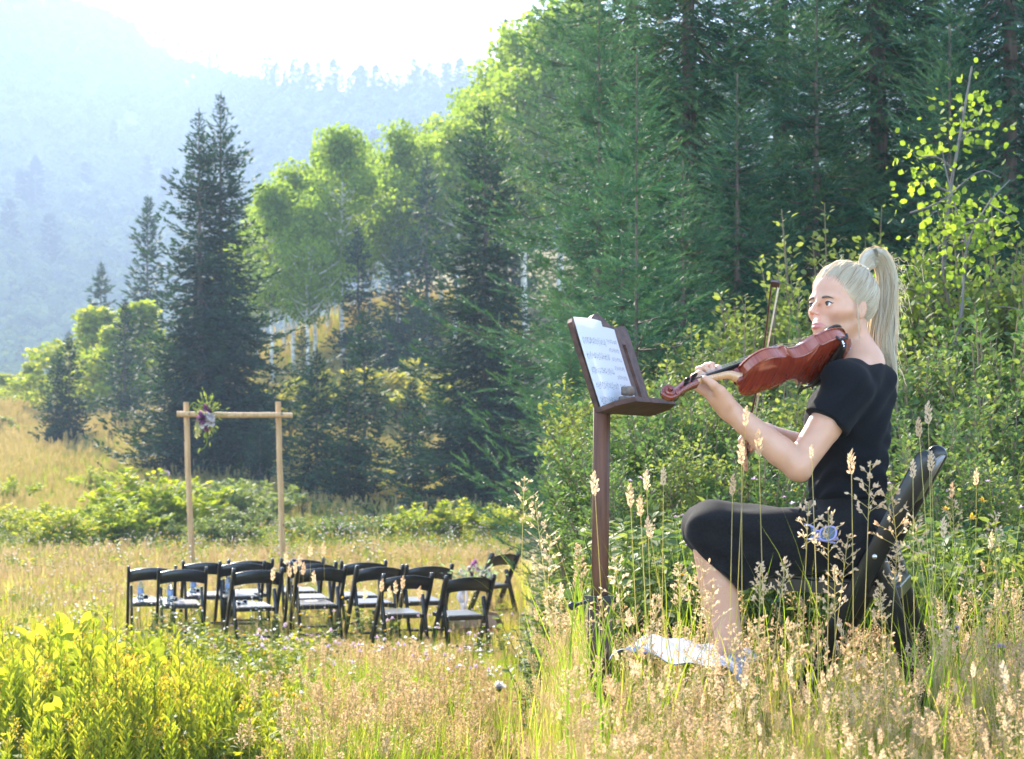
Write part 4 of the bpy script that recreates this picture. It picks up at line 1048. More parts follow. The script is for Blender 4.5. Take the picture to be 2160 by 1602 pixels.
CH_LIST = [  # left and right post tops, top y, yaw to the left, label
    (275, 367, 1190, 13, 'black folding chair at the far left end of the rows'),
    (338, 433, 1194, 14, 'black folding chair overlapping the leftmost one, bottle on its seat'),
    (390, 479, 1183, 15, 'black folding chair of the far row, second from the left'),
    (463, 560, 1184, 18, 'black folding chair directly below the arch, middle row'),
    (486, 573, 1179, 17, 'black folding chair almost hidden behind the one below the arch'),
    (494, 596, 1204, 22, 'black folding chair of the near row, third seat from the left'),
    (593, 684, 1173, 16, 'black folding chair of the far row below the right arch post'),
    (617, 705, 1191, 17, 'black folding chair half hidden behind the one below the right arch post'),
    (631, 728, 1203, 22, 'black folding chair of the near row behind the tall seed stalks'),
    (724, 812, 1184, 17, 'black folding chair of the far row in the middle, clear of its neighbours'),
    (757, 848, 1200, 24, 'black folding chair of the middle row, leaning left of the grassy one'),
    (812, 912, 1213, 24, 'black folding chair of the near row with its legs sunk in tall grass'),
    (861, 952, 1194, 20, 'black folding chair of the far row left of the bouquet'),
    (943, 1043, 1213, 25, 'black folding chair nearest the camera, at the right end of the near row'),
    (1024, 1112, 1168, 50, 'black folding chair turned sideways at the right end, bouquet beside it')]
chairs = []
for n_, (xl, xr, yt, yaw, lab) in enumerate(CH_LIST):
    Y = F * (EYE - TOP_Z) / (yt - CY)
    a = math.radians(yaw); fw = A(-math.sin(a), math.cos(a), 0)
    p = P((xl + xr) / 2, yt, Y); org = p - fw * TOP_Y; org[2] = 0.0
    o = CH0 if n_ == 0 else chair_copy()
    o.location = tuple(org); o.rotation_euler = (0, 0, a)
    org[2] = ground_z(org[0], org[1]); o.location.z = org[2]
    tag(o, lab, 'chair', 'black folding chairs in rows'); chairs.append((org, a))
def on_seat(n_, x, y, z=.446):
    org, a = chairs[n_]; c, s_ = math.cos(a), math.sin(a)
    return A(org[0] + c * x - s_ * y, org[1] + s_ * x + c * y, org[2] + z + .024 * (y - .025) / .38)
# water bottles
M_PET, nt, b = new_mat('clear_bottle'); b.inputs['Base Color'].default_value = (.85, .92, .96, 1); b.inputs['Roughness'].default_value = .08; b.inputs['Transmission Weight'].default_value = .75; b.inputs['IOR'].default_value = 1.33
M_LABEL = plain('blue_label', (0.35, 0.45, 0.75), 0.4, nscale=40, namp=.4)
M_CAP = plain('white_cap', (0.8, 0.8, 0.82), .4)
def bottle(loc, label, rz=0):
    o = empty('water_bottle', loc, rz); tag(o, label, 'bottle', 'water bottles on the chairs')
    MB().lathe([(.0001, 0), (.026, 0), (.031, .006), (.031, .05), (.029, .055), (.031, .06), (.031, .125), (.027, .145), (.014, .172), (.0125, .185), (.0125, .19), (.0001, .19)], 16).build('body', M_PET, o)
    MB().lathe([(.0313, .065), (.0318, .066), (.0318, .118), (.0313, .119)], 16).build('label', M_LABEL, o)
    MB().lathe([(.0135, .188), (.0140, .189), (.0140, .203), (.012, .205), (.0001, .205)], 14).build('cap', M_CAP, o)
bottle(on_seat(0, -.105, -.02), 'clear water bottle on the chair at the far left end')
bottle(on_seat(1, -.105, -.02), 'clear water bottle on the chair overlapping the leftmost one')
bottle(on_seat(2, -.105, -.02), 'clear water bottle on the far-row chair second from the left')
bottle(on_seat(3, -.105, -.02), 'clear water bottle on the chair directly below the arch')
bottle(on_seat(6, -.105, .0), 'clear water bottle on the chair below the right arch post')
bottle(on_seat(14, -.06, -.05), 'clear water bottle on the sideways chair beside the bouquet')
# white sunglasses
M_WPLASTIC = plain('white_plastic', (0.75, 0.74, 0.76), .35); M_LENS = plain('dark_lens', (0.02, 0.02, 0.025), .08, .6)
M_LAV = plain('lavender_plastic', (0.36, 0.33, 0.60), .45, .3)
def sunglasses(M, label, mat, group=None, lens=M_LENS, folded=False):
    o = empty('sunglasses', M=M); tag(o, label, 'sunglasses', group)
    fr_, ln = MB(), MB()
    for s_ in (-1, 1):
        tt = np.linspace(0, 2 * PI, 25)
        c, sn = np.cos(tt), np.sin(tt)
        xx = s_ * .036 + .0285 * np.sign(c) * np.abs(c) ** .75; zz = .0225 * np.sign(sn) * np.abs(sn) ** .75 - .004 * (xx * s_ - .036) / .03 * -1
        pth = np.column_stack([xx, .004 - .004 * ((xx * s_) / .065) ** 2 * 2, zz])
        fr_.tube(pth, .0034, 6, cap=False)
        vv = np.vstack([pth, pth.mean(0) + A(0, .002, 0)]); k = len(pth); a_ = np.arange(k - 1)
        MB().add(vv, np.stack([np.full(k - 1, k), a_, a_ + 1], 1)).build('lens', lens, o)
        if folded: MB().tube(catmull([(s_ * .066, .001, -.010), (s_ * .064, .012 - .004 * s_, -.016), (0, .014 - .004 * s_, -.021), (-s_ * .058, .012 - .004 * s_, -.026)], 10), .0036, 6).build('temple', mat, o)
        else: MB().tube(catmull([(s_ * .066, .001, .012), (s_ * .070, -.012, .012), (s_ * .070, -.09, .008), (s_ * .068, -.135, -.012)], 10), [.0042, .004, .0035, .003, .003, .003, .003, .003, .003, .0025], 6).build('temple', mat, o)
    fr_.tube(catmull([(-.009, .004, .004), (0, .006, .008), (.009, .004, .004)], 6), .003, 6)
    fr_.build('frame', mat, o)
    return o
def zrot(p, a, extra=None):
    M = np.eye(4); c, s_ = math.cos(a), math.sin(a); M[:3, :3] = [[c, -s_, 0], [s_, c, 0], [0, 0, 1]]
    if extra is not None: M[:3, :3] = M[:3, :3] @ extra
    M[:3, 3] = p; return M
for n_, y_, nm in ((0, .12, 'the chair at the far left end'), (1, .1, 'the chair overlapping the leftmost one'), (2, .12, 'the far-row chair second from the left'), (3, .12, 'the chair directly below the arch'), (5, .06, 'the near-row chair third from the left'), (6, .1, 'the chair below the right arch post')):
    sunglasses(zrot(on_seat(n_, -.08, y_, .458), chairs[n_][1] + .5), 'white sunglasses lying on ' + nm, M_WPLASTIC, 'sunglasses on the chairs')
# paper fan lying on the hidden chair
M_PAPER = plain('white_paper', (0.78, 0.77, 0.75), .7, .3)
fa = MB(); n = 14
ang = np.linspace(-.9, .9, n); ring = np.column_stack([np.sin(ang) * .13, np.cos(ang) * .13, np.where(np.arange(n) % 2, .006, .0)]); inn = ring * A(.28, .28, 1)
fa.add(np.vstack([ring, inn]), np.array([[k, k + 1, n + k + 1, n + k] for k in range(n - 1)]))
fa.add(np.vstack([ring, inn]) - A(0, 0, .002), np.array([[k, n + k, n + k + 1, k + 1] for k in range(n - 1)]))
q = fa.build('paper_fan', M_PAPER, smooth=False); q.matrix_world = Matrix(zrot(on_seat(8, .03, .03, .4475), .4).tolist())
tag(q, 'white folded paper fan on the chair behind the tall seed stalks', 'fan')
# a pair perched on a back rail
_o, _a = chairs[6]
_p = on_seat(6, -.06, -.262, .79)
sunglasses(zrot(_p, _a + PI + .25, np.array([[1, 0, 0], [0, .85, -.53], [0, .53, .85]])), 'white sunglasses perched on the back rail below the right arch post', M_WPLASTIC, 'sunglasses on the chairs')
# cardboard box beside the last chairs
M_CARD = plain('cardboard', (0.42, 0.27, 0.17), .85, .2, nscale=12, namp=.12)
o = empty('cardboard_box', gnd(990, 20.6), .35); tag(o, 'open cardboard box on the straw behind the nearest chair', 'box')
for nm, c_, sz in (('panel', (0, -.16, .12), (.42, .006, .24)), ('panel', (0, .16, .12), (.42, .006, .24)), ('panel', (-.21, 0, .12), (.006, .32, .24)), ('panel', (.21, 0, .12), (.006, .32, .24)), ('base', (0, 0, .004), (.41, .31, .006))):
    MB().box(c_, sz).build(nm, M_CARD, o, smooth=False)
for c_, R_ in (((0, -.235, .19), (.9, 0)), ((.28, 0, .21), (0, 1.0)), ((-.27, 0, .28), (0, 0.8))):
    cx_, sx_ = math.cos(R_[0]), math.sin(R_[0]); cyy, syy = math.cos(R_[1]), math.sin(R_[1])
    R = np.array([[1, 0, 0], [0, cx_, -sx_], [0, sx_, cx_]]) @ np.array([[cyy, 0, syy], [0, 1, 0], [-syy, 0, cyy]])
    MB().box(c_, (.42, .15, .005) if R_[0] else (.15, .32, .005), R).build('flap', M_CARD, o, smooth=False)
# bouquets
M_PURPLE = leafy('purple_petals', [(0.09, 0.01, 0.06), (0.20, 0.03, 0.15), (0.32, 0.10, 0.26)], trans=.3, tcol=(1.3, 1.0, 1.3))
M_PALE = leafy('white_petals', [(0.70, 0.64, 0.66), (0.84, 0.80, 0.80)], trans=.35, tcol=(1.1, 1.1, 1.1))
M_PINK = leafy('lilac_petals', [(0.45, 0.18, 0.38), (0.60, 0.35, 0.55)], trans=.35, tcol=(1.2, 1.0, 1.2))
M_GLAUC = leafy('silvery_leaves', [(0.22, 0.32, 0.22), (0.36, 0.44, 0.34)], trans=.35)
def flower(parent, c, d, r_, mat, seed, petals=9, center=None):
    r = np.random.default_rng(seed); q = MB()
    d = norm(np.asarray(d, float)); X, Yv, Z = frames(d[None])
    for lay in range(2):
        n = petals; a_ = np.arange(n) * 2 * PI / n + lay * .3; sp = (1.0, .45)[lay]
        dd = Yv[0] * np.cos(a_)[:, None] * sp + Z[0] * np.sin(a_)[:, None] * sp + d * (.35 + .5 * lay)
        x, y, z = frames(dd + r.normal(0, .08, (n, 3)))
        q.place(ROUND_V, LEAF_F, np.repeat(np.asarray(c, float)[None], n, 0), x, y, z, r_ * (1 - .25 * lay) * (.85 + .3 * r.random(n)), r.random(n))
    o_ = q.build('flower', mat, parent)
    if center is not None: MB().ball(np.asarray(c) + d * r_ * .25, r_ * .22, nu=8, nv=6).build('flower_centre', center, o_)
    return o_
fa0 = empty('flower_spray', P(438, 878, 29.2)); tag(fa0, 'white and purple flower spray tied to the crossbar of the wooden arch', 'flowers')
mpx = 29.2 / F
def fl(px, py, dy=-.08): return A((px - 438) * mpx, dy, -(py - 878) * mpx)
for k, (px, py, r_, mt) in enumerate([(436, 862, .075, M_PURPLE), (444, 869, .06, M_PURPLE), (430, 884, .09, M_PURPLE), (425, 874, .06, M_PINK), (421, 884, .05, M_PINK), (446, 878, .085, M_PALE), (433, 878, .055, M_PALE), (440, 890, .09, M_PALE), (450, 893, .085, M_PALE), (428, 895, .08, M_PALE), (437, 903, .065, M_PURPLE), (452, 882, .06, M_PALE)]):
    flower(fa0, fl(px, py, -.09 - .02 * (k % 3)), (RNG.normal(0, .5), -1, RNG.normal(.1, .4)), r_, mt, 900 + k, center=M_GOLD if mt is M_PALE else None)
r = np.random.default_rng(44); q = MB()
n = 260; ang = r.random(n) * 2 * PI; rad = np.abs(r.normal(0, 1, n)); pos = np.column_stack([.11 * rad * np.cos(ang), r.uniform(-.08, .02, n), .16 * rad * np.sin(ang)]); d = pos * A(1, .4, 1) + r.normal(0, .05, (n, 3))
X, Yv, Z = frames(d, r.random(n) * 6); q.place(LEAF_V * A(1, .5, 1), LEAF_F, pos, X, Yv, Z, .075 * (.5 + .8 * r.random(n))); q.build('foliage', M_SHRUB, fa0)
q = MB()
for pts in ([(424, 862), (412, 850), (402, 858), (400, 868)], [(428, 858), (416, 854), (414, 866)], [(438, 860), (444, 848), (458, 850)], [(432, 860), (430, 847), (431, 840)], [(436, 905), (438, 925), (436, 940), (424, 951)], [(447, 868), (455, 862)]):
    q.tube(catmull([fl(a_, b_, -.06) for a_, b_ in pts], 10), np.linspace(.009, .005, 10), 5)
q.build('vine', M_SHRUB_Y, fa0)
q = MB()
for pts in ([(420, 884), (417, 905), (416, 922)], [(423, 888), (421, 900), (421, 918)]):
    pth = catmull([fl(a_, b_, -.1) for a_, b_ in pts], 30)
    m = 90; t_ = r.random(m); pp_ = np.stack([np.interp(t_, np.linspace(0, 1, 30), pth[:, k]) for k in range(3)], 1); X, Yv, Z = frames(r.normal(0, 1, (m, 3)) + A(0, 0, -1))
    q.place(LEAF_V, LEAF_F, pp_ + r.normal(0, .012, (m, 3)), X, Yv, Z, .03 * np.ones(m)); q.tube(pth, .008, 4)
M_TASSEL = leafy('pale_amaranth', [(0.42, 0.42, 0.22), (0.55, 0.52, 0.30)], trans=.4)
q.build('tassel', M_TASSEL, fa0)
bq = empty('flower_bouquet', P(1000, 1212, 19.6)); tag(bq, 'purple and white bouquet tied beside the sideways chair', 'flowers')
mp2 = 19.6 / F
def fl2(px, py, dy=0): return A((px - 1000) * mp2, dy, -(py - 1212) * mp2)
for k, (px, py, r_, mt) in enumerate([(993, 1205, .04, M_PURPLE), (998, 1192, .045, M_PINK), (1003, 1186, .04, M_PINK), (996, 1212, .04, M_PURPLE), (988, 1200, .03, M_PALE), (1018, 1208, .045, M_PALE), (1008, 1200, .035, M_PINK), (1030, 1202, .03, M_PINK), (978, 1212, .03, M_PALE), (972, 1205, .025, M_PALE)]):
    flower(bq, fl2(px, py, r.uniform(-.04, .04)), (r.normal(0, .5), -1, r.normal(.4, .4)), r_, mt, 950 + k)
q = MB(); n = 200; pos = np.column_stack([r.normal(0, .11, n), r.normal(0, .05, n), r.normal(0, .04, n)]); X, Yv, Z = frames(pos + A(0, 0, .05) + r.normal(0, .03, (n, 3)), r.random(n) * 6)
q.place(LEAF_V * A(1, .6, 1), LEAF_F, pos, X, Yv, Z, .05 * (.5 + .8 * r.random(n))); q.build('foliage', M_GLAUC, bq)
q = MB()
for k, (pts, w_) in enumerate([([(976, 1246), (974, 1262), (977, 1284), (976, 1310)], .022), ([(980, 1246), (968, 1254), (970, 1266), (978, 1270)], .02), ([(982, 1246), (985, 1262), (979, 1284)], .016)]):
    pth = catmull([fl2(a_, b_ - 20 * (k == 9), -.05) for a_, b_ in pts], 12); q.sweep(pth, np.array([[-w_, -.001], [w_, -.001], [w_, .001], [-w_, .001]]), (0, 1, 0.2))
q.tube([fl2(978, 1246, -.05), fl2(992, 1216, 0)], .014, 6)
q.build('ribbon', M_PALE, bq)

# ---------------------------------------------------------------- wooden arch
M_LOG, nt, b = new_mat('peeled_log')
tc = N_(nt, 'ShaderNodeTexCoord'); mp_ = N_(nt, 'ShaderNodeMapping'); mp_.inputs['Scale'].default_value = (14, 14, 1.2)
nz = N_(nt, 'ShaderNodeTexNoise'); nz.inputs['Scale'].default_value = 2.2; nz.inputs['Detail'].default_value = 7
vo = N_(nt, 'ShaderNodeTexVoronoi'); vo.inputs['Scale'].default_value = 3.2
nt.links.new(tc.outputs['Object'], mp_.inputs[0]); nt.links.new(mp_.outputs[0], nz.inputs['Vector']); nt.links.new(tc.outputs['Object'], vo.inputs['Vector'])
c1 = ramp(nt, nz.outputs[0], [(0.42, 0.24, 0.10, .3), (0.60, 0.37, 0.17, .55), (0.68, 0.46, 0.24, .75)])
c2 = ramp(nt, vo.outputs['Distance'], [(0.25, .15, .1, 0.03), (1, 1, 1, 0.10)])
mx = N_(nt, 'ShaderNodeMix', data_type='RGBA', blend_type='MULTIPLY'); mx.inputs[0].default_value = .9
nt.links.new(c1, mx.inputs[6]); nt.links.new(c2, mx.inputs[7]); nt.links.new(mx.outputs[2], b.inputs['Base Color']); b.inputs['Roughness'].default_value = .7
M_BOLT = plain('dark_bolt', (0.04, .035, .03), .5)
AY = 29.4
arch = empty('wooden_arch', gnd(490, AY)); tag(arch, 'plain arch of two peeled log posts and a log crossbar behind the chairs', 'arch')
ao = np.array(arch.location)
def log(name, a_, b_, r0, r1, seed, n=14):
    r = np.random.default_rng(seed); t_ = np.linspace(0, 1, n); p = a_ + (b_ - a_) * t_[:, None] + np.cumsum(r.normal(0, .0022, (n, 3)), 0)
    rr = lerp(r0, r1, t_) * (1 + r.normal(0, .02, n))
    pr = np.array([[math.cos(x) * (1 + .03 * math.sin(3 * x)), math.sin(x)] for x in np.arange(14) * 2 * PI / 14])
    d_ = b_ - a_; up = (0, 1, 0)
    return MB().sweep(p, pr, up, rr[:, None]).build(name, M_LOG, arch)
gl = float(ground_z((405 - CX) * AY / F, AY))
b1 = P(407, 1240, AY); b1[2] = gl - .1; b2 = P(599, 1240, AY); b2[2] = gl - .1
log('post', b1 - ao, P(393, 849, AY) - ao, .047, .041, 1); log('post', b2 - ao, P(588, 849, AY) - ao, .045, .041, 2)
cb = log('crossbar', P(373, 874, AY - .085) - ao, P(617, 877, AY - .085) - ao, .043, .039, 3)
for px in (399, 594):
    c_ = P(px, 874, AY - .128) - ao
    M = np.eye(4); M[:3, :3] = np.array([[1, 0, 0], [0, 0, -1], [0, 1, 0]], float); M[:3, 3] = c_
    MB().lathe([(.0001, .006), (.012, .005), (.014, 0), (.014, -.01)], 8, M=M).build('bolt', M_BOLT, cb)
# ---------------------------------------------------------------- music stand
Y0 = 5.676
M_WALNUT = plain('dark_walnut', (0.075, 0.036, 0.024), .62, .35, nscale=6, namp=.5, bump=.15, stretch=(1, 8, 8))
M_WALNUT_P = plain('walnut_post', (0.125, 0.058, 0.035), .6, .25, nscale=5, namp=.4, bump=.1, stretch=(12, 12, .8))
M_BLACKMETAL = plain('black_metal', (0.03, 0.03, 0.035), .4, .5, metal=.6)
st_y = 5.60
base = P(1264, 990, st_y); base[2] = float(ground_z(base[0], st_y)) - .01
stand = empty('music_stand', base); tag(stand, 'dark wooden music stand holding sheet music in front of the violinist', 'music stand')
topz = P(1268, 868, st_y)[2]
q = MB().board(A(0, 0, .30), A(.008, 0, topz - base[2] + .04), .038, .038, (.45, .9, 0), False, False, ch=.003); q.build('post', M_WALNUT_P, stand)
zb = P(1264, 1268, st_y)[2] - base[2]
MB().board(A(0, 0, .05), A(0, 0, zb), .056, .056, (.45, .9, 0), False, False, ch=.005).build('lower_post', M_WALNUT, stand)
br = MB().box((0, 0, zb + .006), (.07, .07, .018), np.array([[.9, -.44, 0], [.44, .9, 0], [0, 0, 1]])); bro = br.build('clamp', M_BLACKMETAL, stand, smooth=False)
MB().tube([(-.03, -.03, zb + .002), (-.075, -.05, zb - .01)], [.005, .004], 8).ball((-.078, -.051, zb - .011), .012, nu=10, nv=7).build('clamp_screw', M_BLACKMETAL, bro)
for k in range(3):
    a_ = k * 2.094 + .4; d_ = A(math.cos(a_), math.sin(a_), 0)
    MB().board(d_ * .02 + A(0, 0, .12), d_ * .26 + A(0, 0, -.02 - .35 * max(0, -d_[0])), .035, .022, (0, 0, 1), False, True).build('foot', M_WALNUT, stand)
# desk: own frame. width w runs away from the camera, normal n towards the player
th = math.radians(27); tilt = math.radians(19)
nh = A(math.cos(th), -math.sin(th), 0); dw = A(math.sin(th), math.cos(th), 0)
du = norm(A(0, 0, 1) * math.cos(tilt) - nh * math.sin(tilt)); dn = np.cross(dw, du); dn = dn if dn @ nh > 0 else -dn
D0 = P(1263, 861, 5.47)                      # lower near corner of the desk face
DW = .385
def dk(w, u, n_=0.0): return D0 + dw * w + du * u + dn * n_
def desk_loc(w, u, n_=0.0): return dk(w, u, n_) - base
def extrude(poly, t0, t1, holes=None):
    "flat outline (w,u) as a board between normals t0 and t1"
    k = len(poly); q = MB()
    lo = np.array([desk_loc(a_, b_, t0) for a_, b_ in poly]); hi = np.array([desk_loc(a_, b_, t1) for a_, b_ in poly])
    return lo, hi, k
# slatted desk: left stile, centre stile, right stile, bottom rail, shaped crest
H = .265
def rail(poly, name, t0=-.014, t1=0.0):
    lo, hi, k = extrude(poly, t0, t1)
    i_ = np.arange(k); j_ = (i_ + 1) % k
    MB().add(np.vstack([lo, hi]), [np.stack([i_, i_ + k, j_ + k, j_], 1), np.arange(k)[None], (np.arange(k)[::-1] + k)[None]]).build(name, M_WALNUT, stand, smooth=False)
rail([(0, -.01), (DW, -.01), (DW, .03), (0, .03)], 'bottom_rail')
for a_, b_ in ((0, .05), (.085, .135), (.17, .310), (.334, .385)):
    rail([(a_, .0302), (b_, .0302), (b_, .205), (a_, .205)], 'slat')
cr = [(0, .2052), (DW, .2052), (DW, H - .012), (DW - .012, H), (DW - .045, H - .002), (DW - .085, H - .006)]
for t_ in np.linspace(0, 1, 11): cr.append((DW - .11 - (DW - .22) * t_, H - .006 + .032 * math.sin(PI * t_) ** 1.4))
cr += [(.085, H - .006), (.045, H - .002), (.012, H), (0, H - .012)]
rail(cr, 'crest')
# ledge with clipped corners
lp = [(.0, 0.0), (DW, 0.0), (DW, .05), (DW - .05, .092), (.05, .092), (.0, .05)]
lo = np.array([desk_loc(a_, -.012, n_) for a_, n_ in lp]); hi = np.array([desk_loc(a_, 0.002, n_) for a_, n_ in lp]); k = 6
i_ = np.arange(k); j_ = (i_ + 1) % k
MB().add(np.vstack([lo, hi]), [np.stack([i_, i_ + k, j_ + k, j_], 1), np.arange(k)[None], (np.arange(k)[::-1] + k)[None]]).build('ledge', M_WALNUT, stand, smooth=False)
MB().tube([A(.008, 0, topz - base[2] + .02), desk_loc(.17, .05, -.02)], .014, 8).box(desk_loc(.19, .06, -.022), (.03, .12, .08), np.stack([dn, dw, du], 1)).build('desk_bracket', M_BLACKMETAL, stand, smooth=False)
# sheet music with printed staves (flat print in the material)
def sheet_mat(name, rows, seed):
    m, nt, b = new_mat(name)
    tc = N_(nt, 'ShaderNodeAttribute'); tc.attribute_name = 'uvw'
    sx = N_(nt, 'ShaderNodeSeparateXYZ'); nt.links.new(tc.outputs['Vector'], sx.inputs[0])
    def mth(op, a_, b_=None, c_=None):
        n_ = N_(nt, 'ShaderNodeMath', operation=op)
        for i_, x in enumerate((a_, b_, c_)):
            if x is None: continue
            if isinstance(x, (int, float)): n_.inputs[i_].default_value = x
            else: nt.links.new(x, n_.inputs[i_])
        return n_.outputs[0]
    v_ = mth('MULTIPLY', sx.outputs[1], rows); fr_ = mth('FRACT', v_)
    staff = mth('MULTIPLY', mth('GREATER_THAN', fr_, .30), mth('LESS_THAN', fr_, .62))
    lines = mth('LESS_THAN', mth('FRACT', mth('MULTIPLY', fr_, 15.6)), .30)
    nz = N_(nt, 'ShaderNodeTexNoise'); nz.inputs['Scale'].default_value = 60; nz.inputs['Detail'].default_value = 1
    cv = N_(nt, 'ShaderNodeCombineXYZ'); nt.links.new(sx.outputs[0], cv.inputs[0]); nt.links.new(mth('MULTIPLY', mth('FLOOR', v_), 3.7 + seed), cv.inputs[2]); nt.links.new(mth('MULTIPLY', fr_, .12), cv.inputs[1])
    nt.links.new(cv.outputs[0], nz.inputs['Vector'])
    notes = mth('MULTIPLY', mth('GREATER_THAN', nz.outputs[0], .60), mth('MULTIPLY', mth('GREATER_THAN', fr_, .2), mth('LESS_THAN', fr_, .72)))
    ink = mth('MULTIPLY', mth('MAXIMUM', mth('MULTIPLY', mth('MULTIPLY', staff, lines), .45), mth('MULTIPLY', notes, .85)), mth('MULTIPLY', mth('GREATER_THAN', sx.outputs[0], .08), mth('LESS_THAN', sx.outputs[0], .93)))
    ink = mth('MULTIPLY', ink, mth('LESS_THAN', sx.outputs[1], .86))
    mx = N_(nt, 'ShaderNodeMix', data_type='RGBA'); nt.links.new(ink, mx.inputs[0]); mx.inputs[6].default_value = (.80, .80, .80, 1); mx.inputs[7].default_value = (.10, .10, .13, 1)
    nt.links.new(mx.outputs[2], b.inputs['Base Color']); b.inputs['Roughness'].default_value = .7
    tr = N_(nt, 'ShaderNodeBsdfTranslucent'); nt.links.new(mx.outputs[2], tr.inputs[0]); ms = N_(nt, 'ShaderNodeMixShader'); ms.inputs[0].default_value = .35
    nt.links.new(b.outputs[0], ms.inputs[1]); nt.links.new(tr.outputs[0], ms.inputs[2]); nt.links.new(ms.outputs[0], nt.nodes['Material Output'].inputs[0])
    return m
def sheet(w0, w1, u0, u1, n0, label, rows, seed, skew=0.0):
    nu, nv = 9, 13; U, V_ = np.meshgrid(np.linspace(0, 1, nu), np.linspace(0, 1, nv))
    cur = .006 * np.sin(U * PI) * V_ + .004 * V_ ** 3
    pts = np.array([dk(lerp(w0, w1, a_) + skew * b_, lerp(u0, u1, b_), n0 + c_) for a_, b_, c_ in zip(U.ravel(), V_.ravel(), cur.ravel())])
    i_ = (np.arange(nv - 1)[:, None] * nu + np.arange(nu - 1)[None]).ravel(); q = MB()
    q.add(pts, np.stack([i_, i_ + 1, i_ + nu + 1, i_ + nu], 1)); q.add(pts - dn * .0006, np.stack([i_ + nu, i_ + nu + 1, i_ + 1, i_], 1))
    o_ = q.build('sheet_music', sheet_mat('printed_music', rows, seed))
    uv = o_.data.attributes.new('uvw', 'FLOAT_VECTOR', 'POINT'); d_ = np.column_stack([U.ravel(), V_.ravel(), 0 * U.ravel()]); uv.data.foreach_set('vector', np.vstack([d_, d_]).astype(np.float32).ravel())
    tag(o_, label, 'sheet music'); return o_
sheet(-.008, .175, .001, .262, .010, 'front sheet of printed music on the near half of the stand', 6, 0, -.002)
sheet(.09, .27, .002, .245, .004, 'second sheet of printed music tucked behind the front one', 9, 2, -.004)
# stones that weigh the sheets down
M_STONE = plain('grey_brown_stone', (0.20, 0.155, 0.12), .9, .2, nscale=40, namp=.4, bump=.5)
def stone(c, r_, seed, label, R=None):
    r = np.random.default_rng(seed); q = MB().ball((0, 0, 0), 1, nu=14, nv=10)
    v = q.v[0]; nrm = norm(v); p4 = (np.abs(nrm) ** 4).sum(1) ** -.25
    v = nrm * (p4 * .92)[:, None] * (1 + .06 * np.sin(nrm[:, 0:1] * 5 + seed) * np.cos(nrm[:, 2:3] * 4)) * np.asarray(r_)
    q.v[0] = v @ np.stack([nh, dw, A(0, 0, 1)], 0)
    o_ = q.build('stone', M_STONE); o_.location = tuple(c); tag(o_, label, 'stone', 'stones on the music stand'); return o_
s0 = dk(.115, .003, .04)
stone(s0 + A(0, 0, .010), (.024, .034, .010), 1, 'flat stone lying on the ledge under the block-shaped one')
stone(s0 + A(0, 0, .034), (.018, .025, .0145), 2, 'block-shaped stone resting on the flat one against the sheets')
stone(dk(.285, .003, .04) + A(0, 0, .006), (.016, .026, .007), 3, 'small thin stone at the far end of the ledge')

# printed cloth lying on the grass by the feet
r = np.random.default_rng(12)
nu, nv = 40, 26; U, V_ = np.meshgrid(np.linspace(0, 1, nu), np.linspace(0, 1, nv))
ca, cb_, cc, cd = P(1285, 1352, 5.35), P(1560, 1400, 5.30), P(1600, 1352, 5.75), P(1330, 1322, 5.75)
C = (ca[None, None] * ((1 - U) * (1 - V_))[..., None] + cb_ * (U * (1 - V_))[..., None] + cc * (U * V_)[..., None] + cd * ((1 - U) * V_)[..., None])
C[..., 2] += .010 * np.sin(U * 9 + V_ * 3) * np.sin(V_ * 5 + 1) + .005 * np.sin(U * 23 + V_ * 11) - .03 * (np.abs(U - .5) * 2) ** 6 - .02
M_CLOTH, nt, b = new_mat('floral_cloth')
tc = N_(nt, 'ShaderNodeTexCoord'); vo = N_(nt, 'ShaderNodeTexVoronoi'); vo.inputs['Scale'].default_value = 26
nt.links.new(tc.outputs['Object'], vo.inputs['Vector'])
c2 = ramp(nt, vo.outputs['Distance'], [(0, 0, 0, .20), (1, 1, 1, .27)]); hs = N_(nt, 'ShaderNodeMix', data_type='RGBA')
nt.links.new(c2, hs.inputs[0]); hs.inputs[7].default_value = (.30, .32, .42, 1)
c3 = ramp(nt, vo.outputs['Color'], [(.55, .22, .12, 0), (.50, .14, .25, .4), (.35, .30, .12, .6), (.30, .25, .5, 1)]); nt.links.new(c3, hs.inputs[6])
nt.links.new(hs.outputs[2], b.inputs['Base Color']); b.inputs['Roughness'].default_value = .85
i_ = (np.arange(nv - 1)[:, None] * nu + np.arange(nu - 1)[None]).ravel(); F4 = np.stack([i_, i_ + 1, i_ + nu + 1, i_ + nu], 1)
q = MB().add(C.reshape(-1, 3), F4).add(C.reshape(-1, 3) - A(0, 0, .003), F4[:, ::-1]); tag(q.build('floral_cloth', M_CLOTH), 'crumpled white cloth with a small flower print on the grass', 'cloth')

# ---------------------------------------------------------------- her chair
vc = chair_copy(); yawv = math.radians(74)
# the posts' tops are seen at (1962,955) near and (1988,938) far: the mean marks the chair
pt = P(1976, 947, Y0 + .02); fwv = A(-math.sin(yawv), math.cos(yawv), 0)
og = pt - fwv * TOP_Y; og[2] = pt[2] - TOP_Z
vc.location = tuple(og); vc.rotation_euler = (0, math.radians(-2.5), yawv)
tag(vc, 'black folding chair the violinist sits on', 'chair')

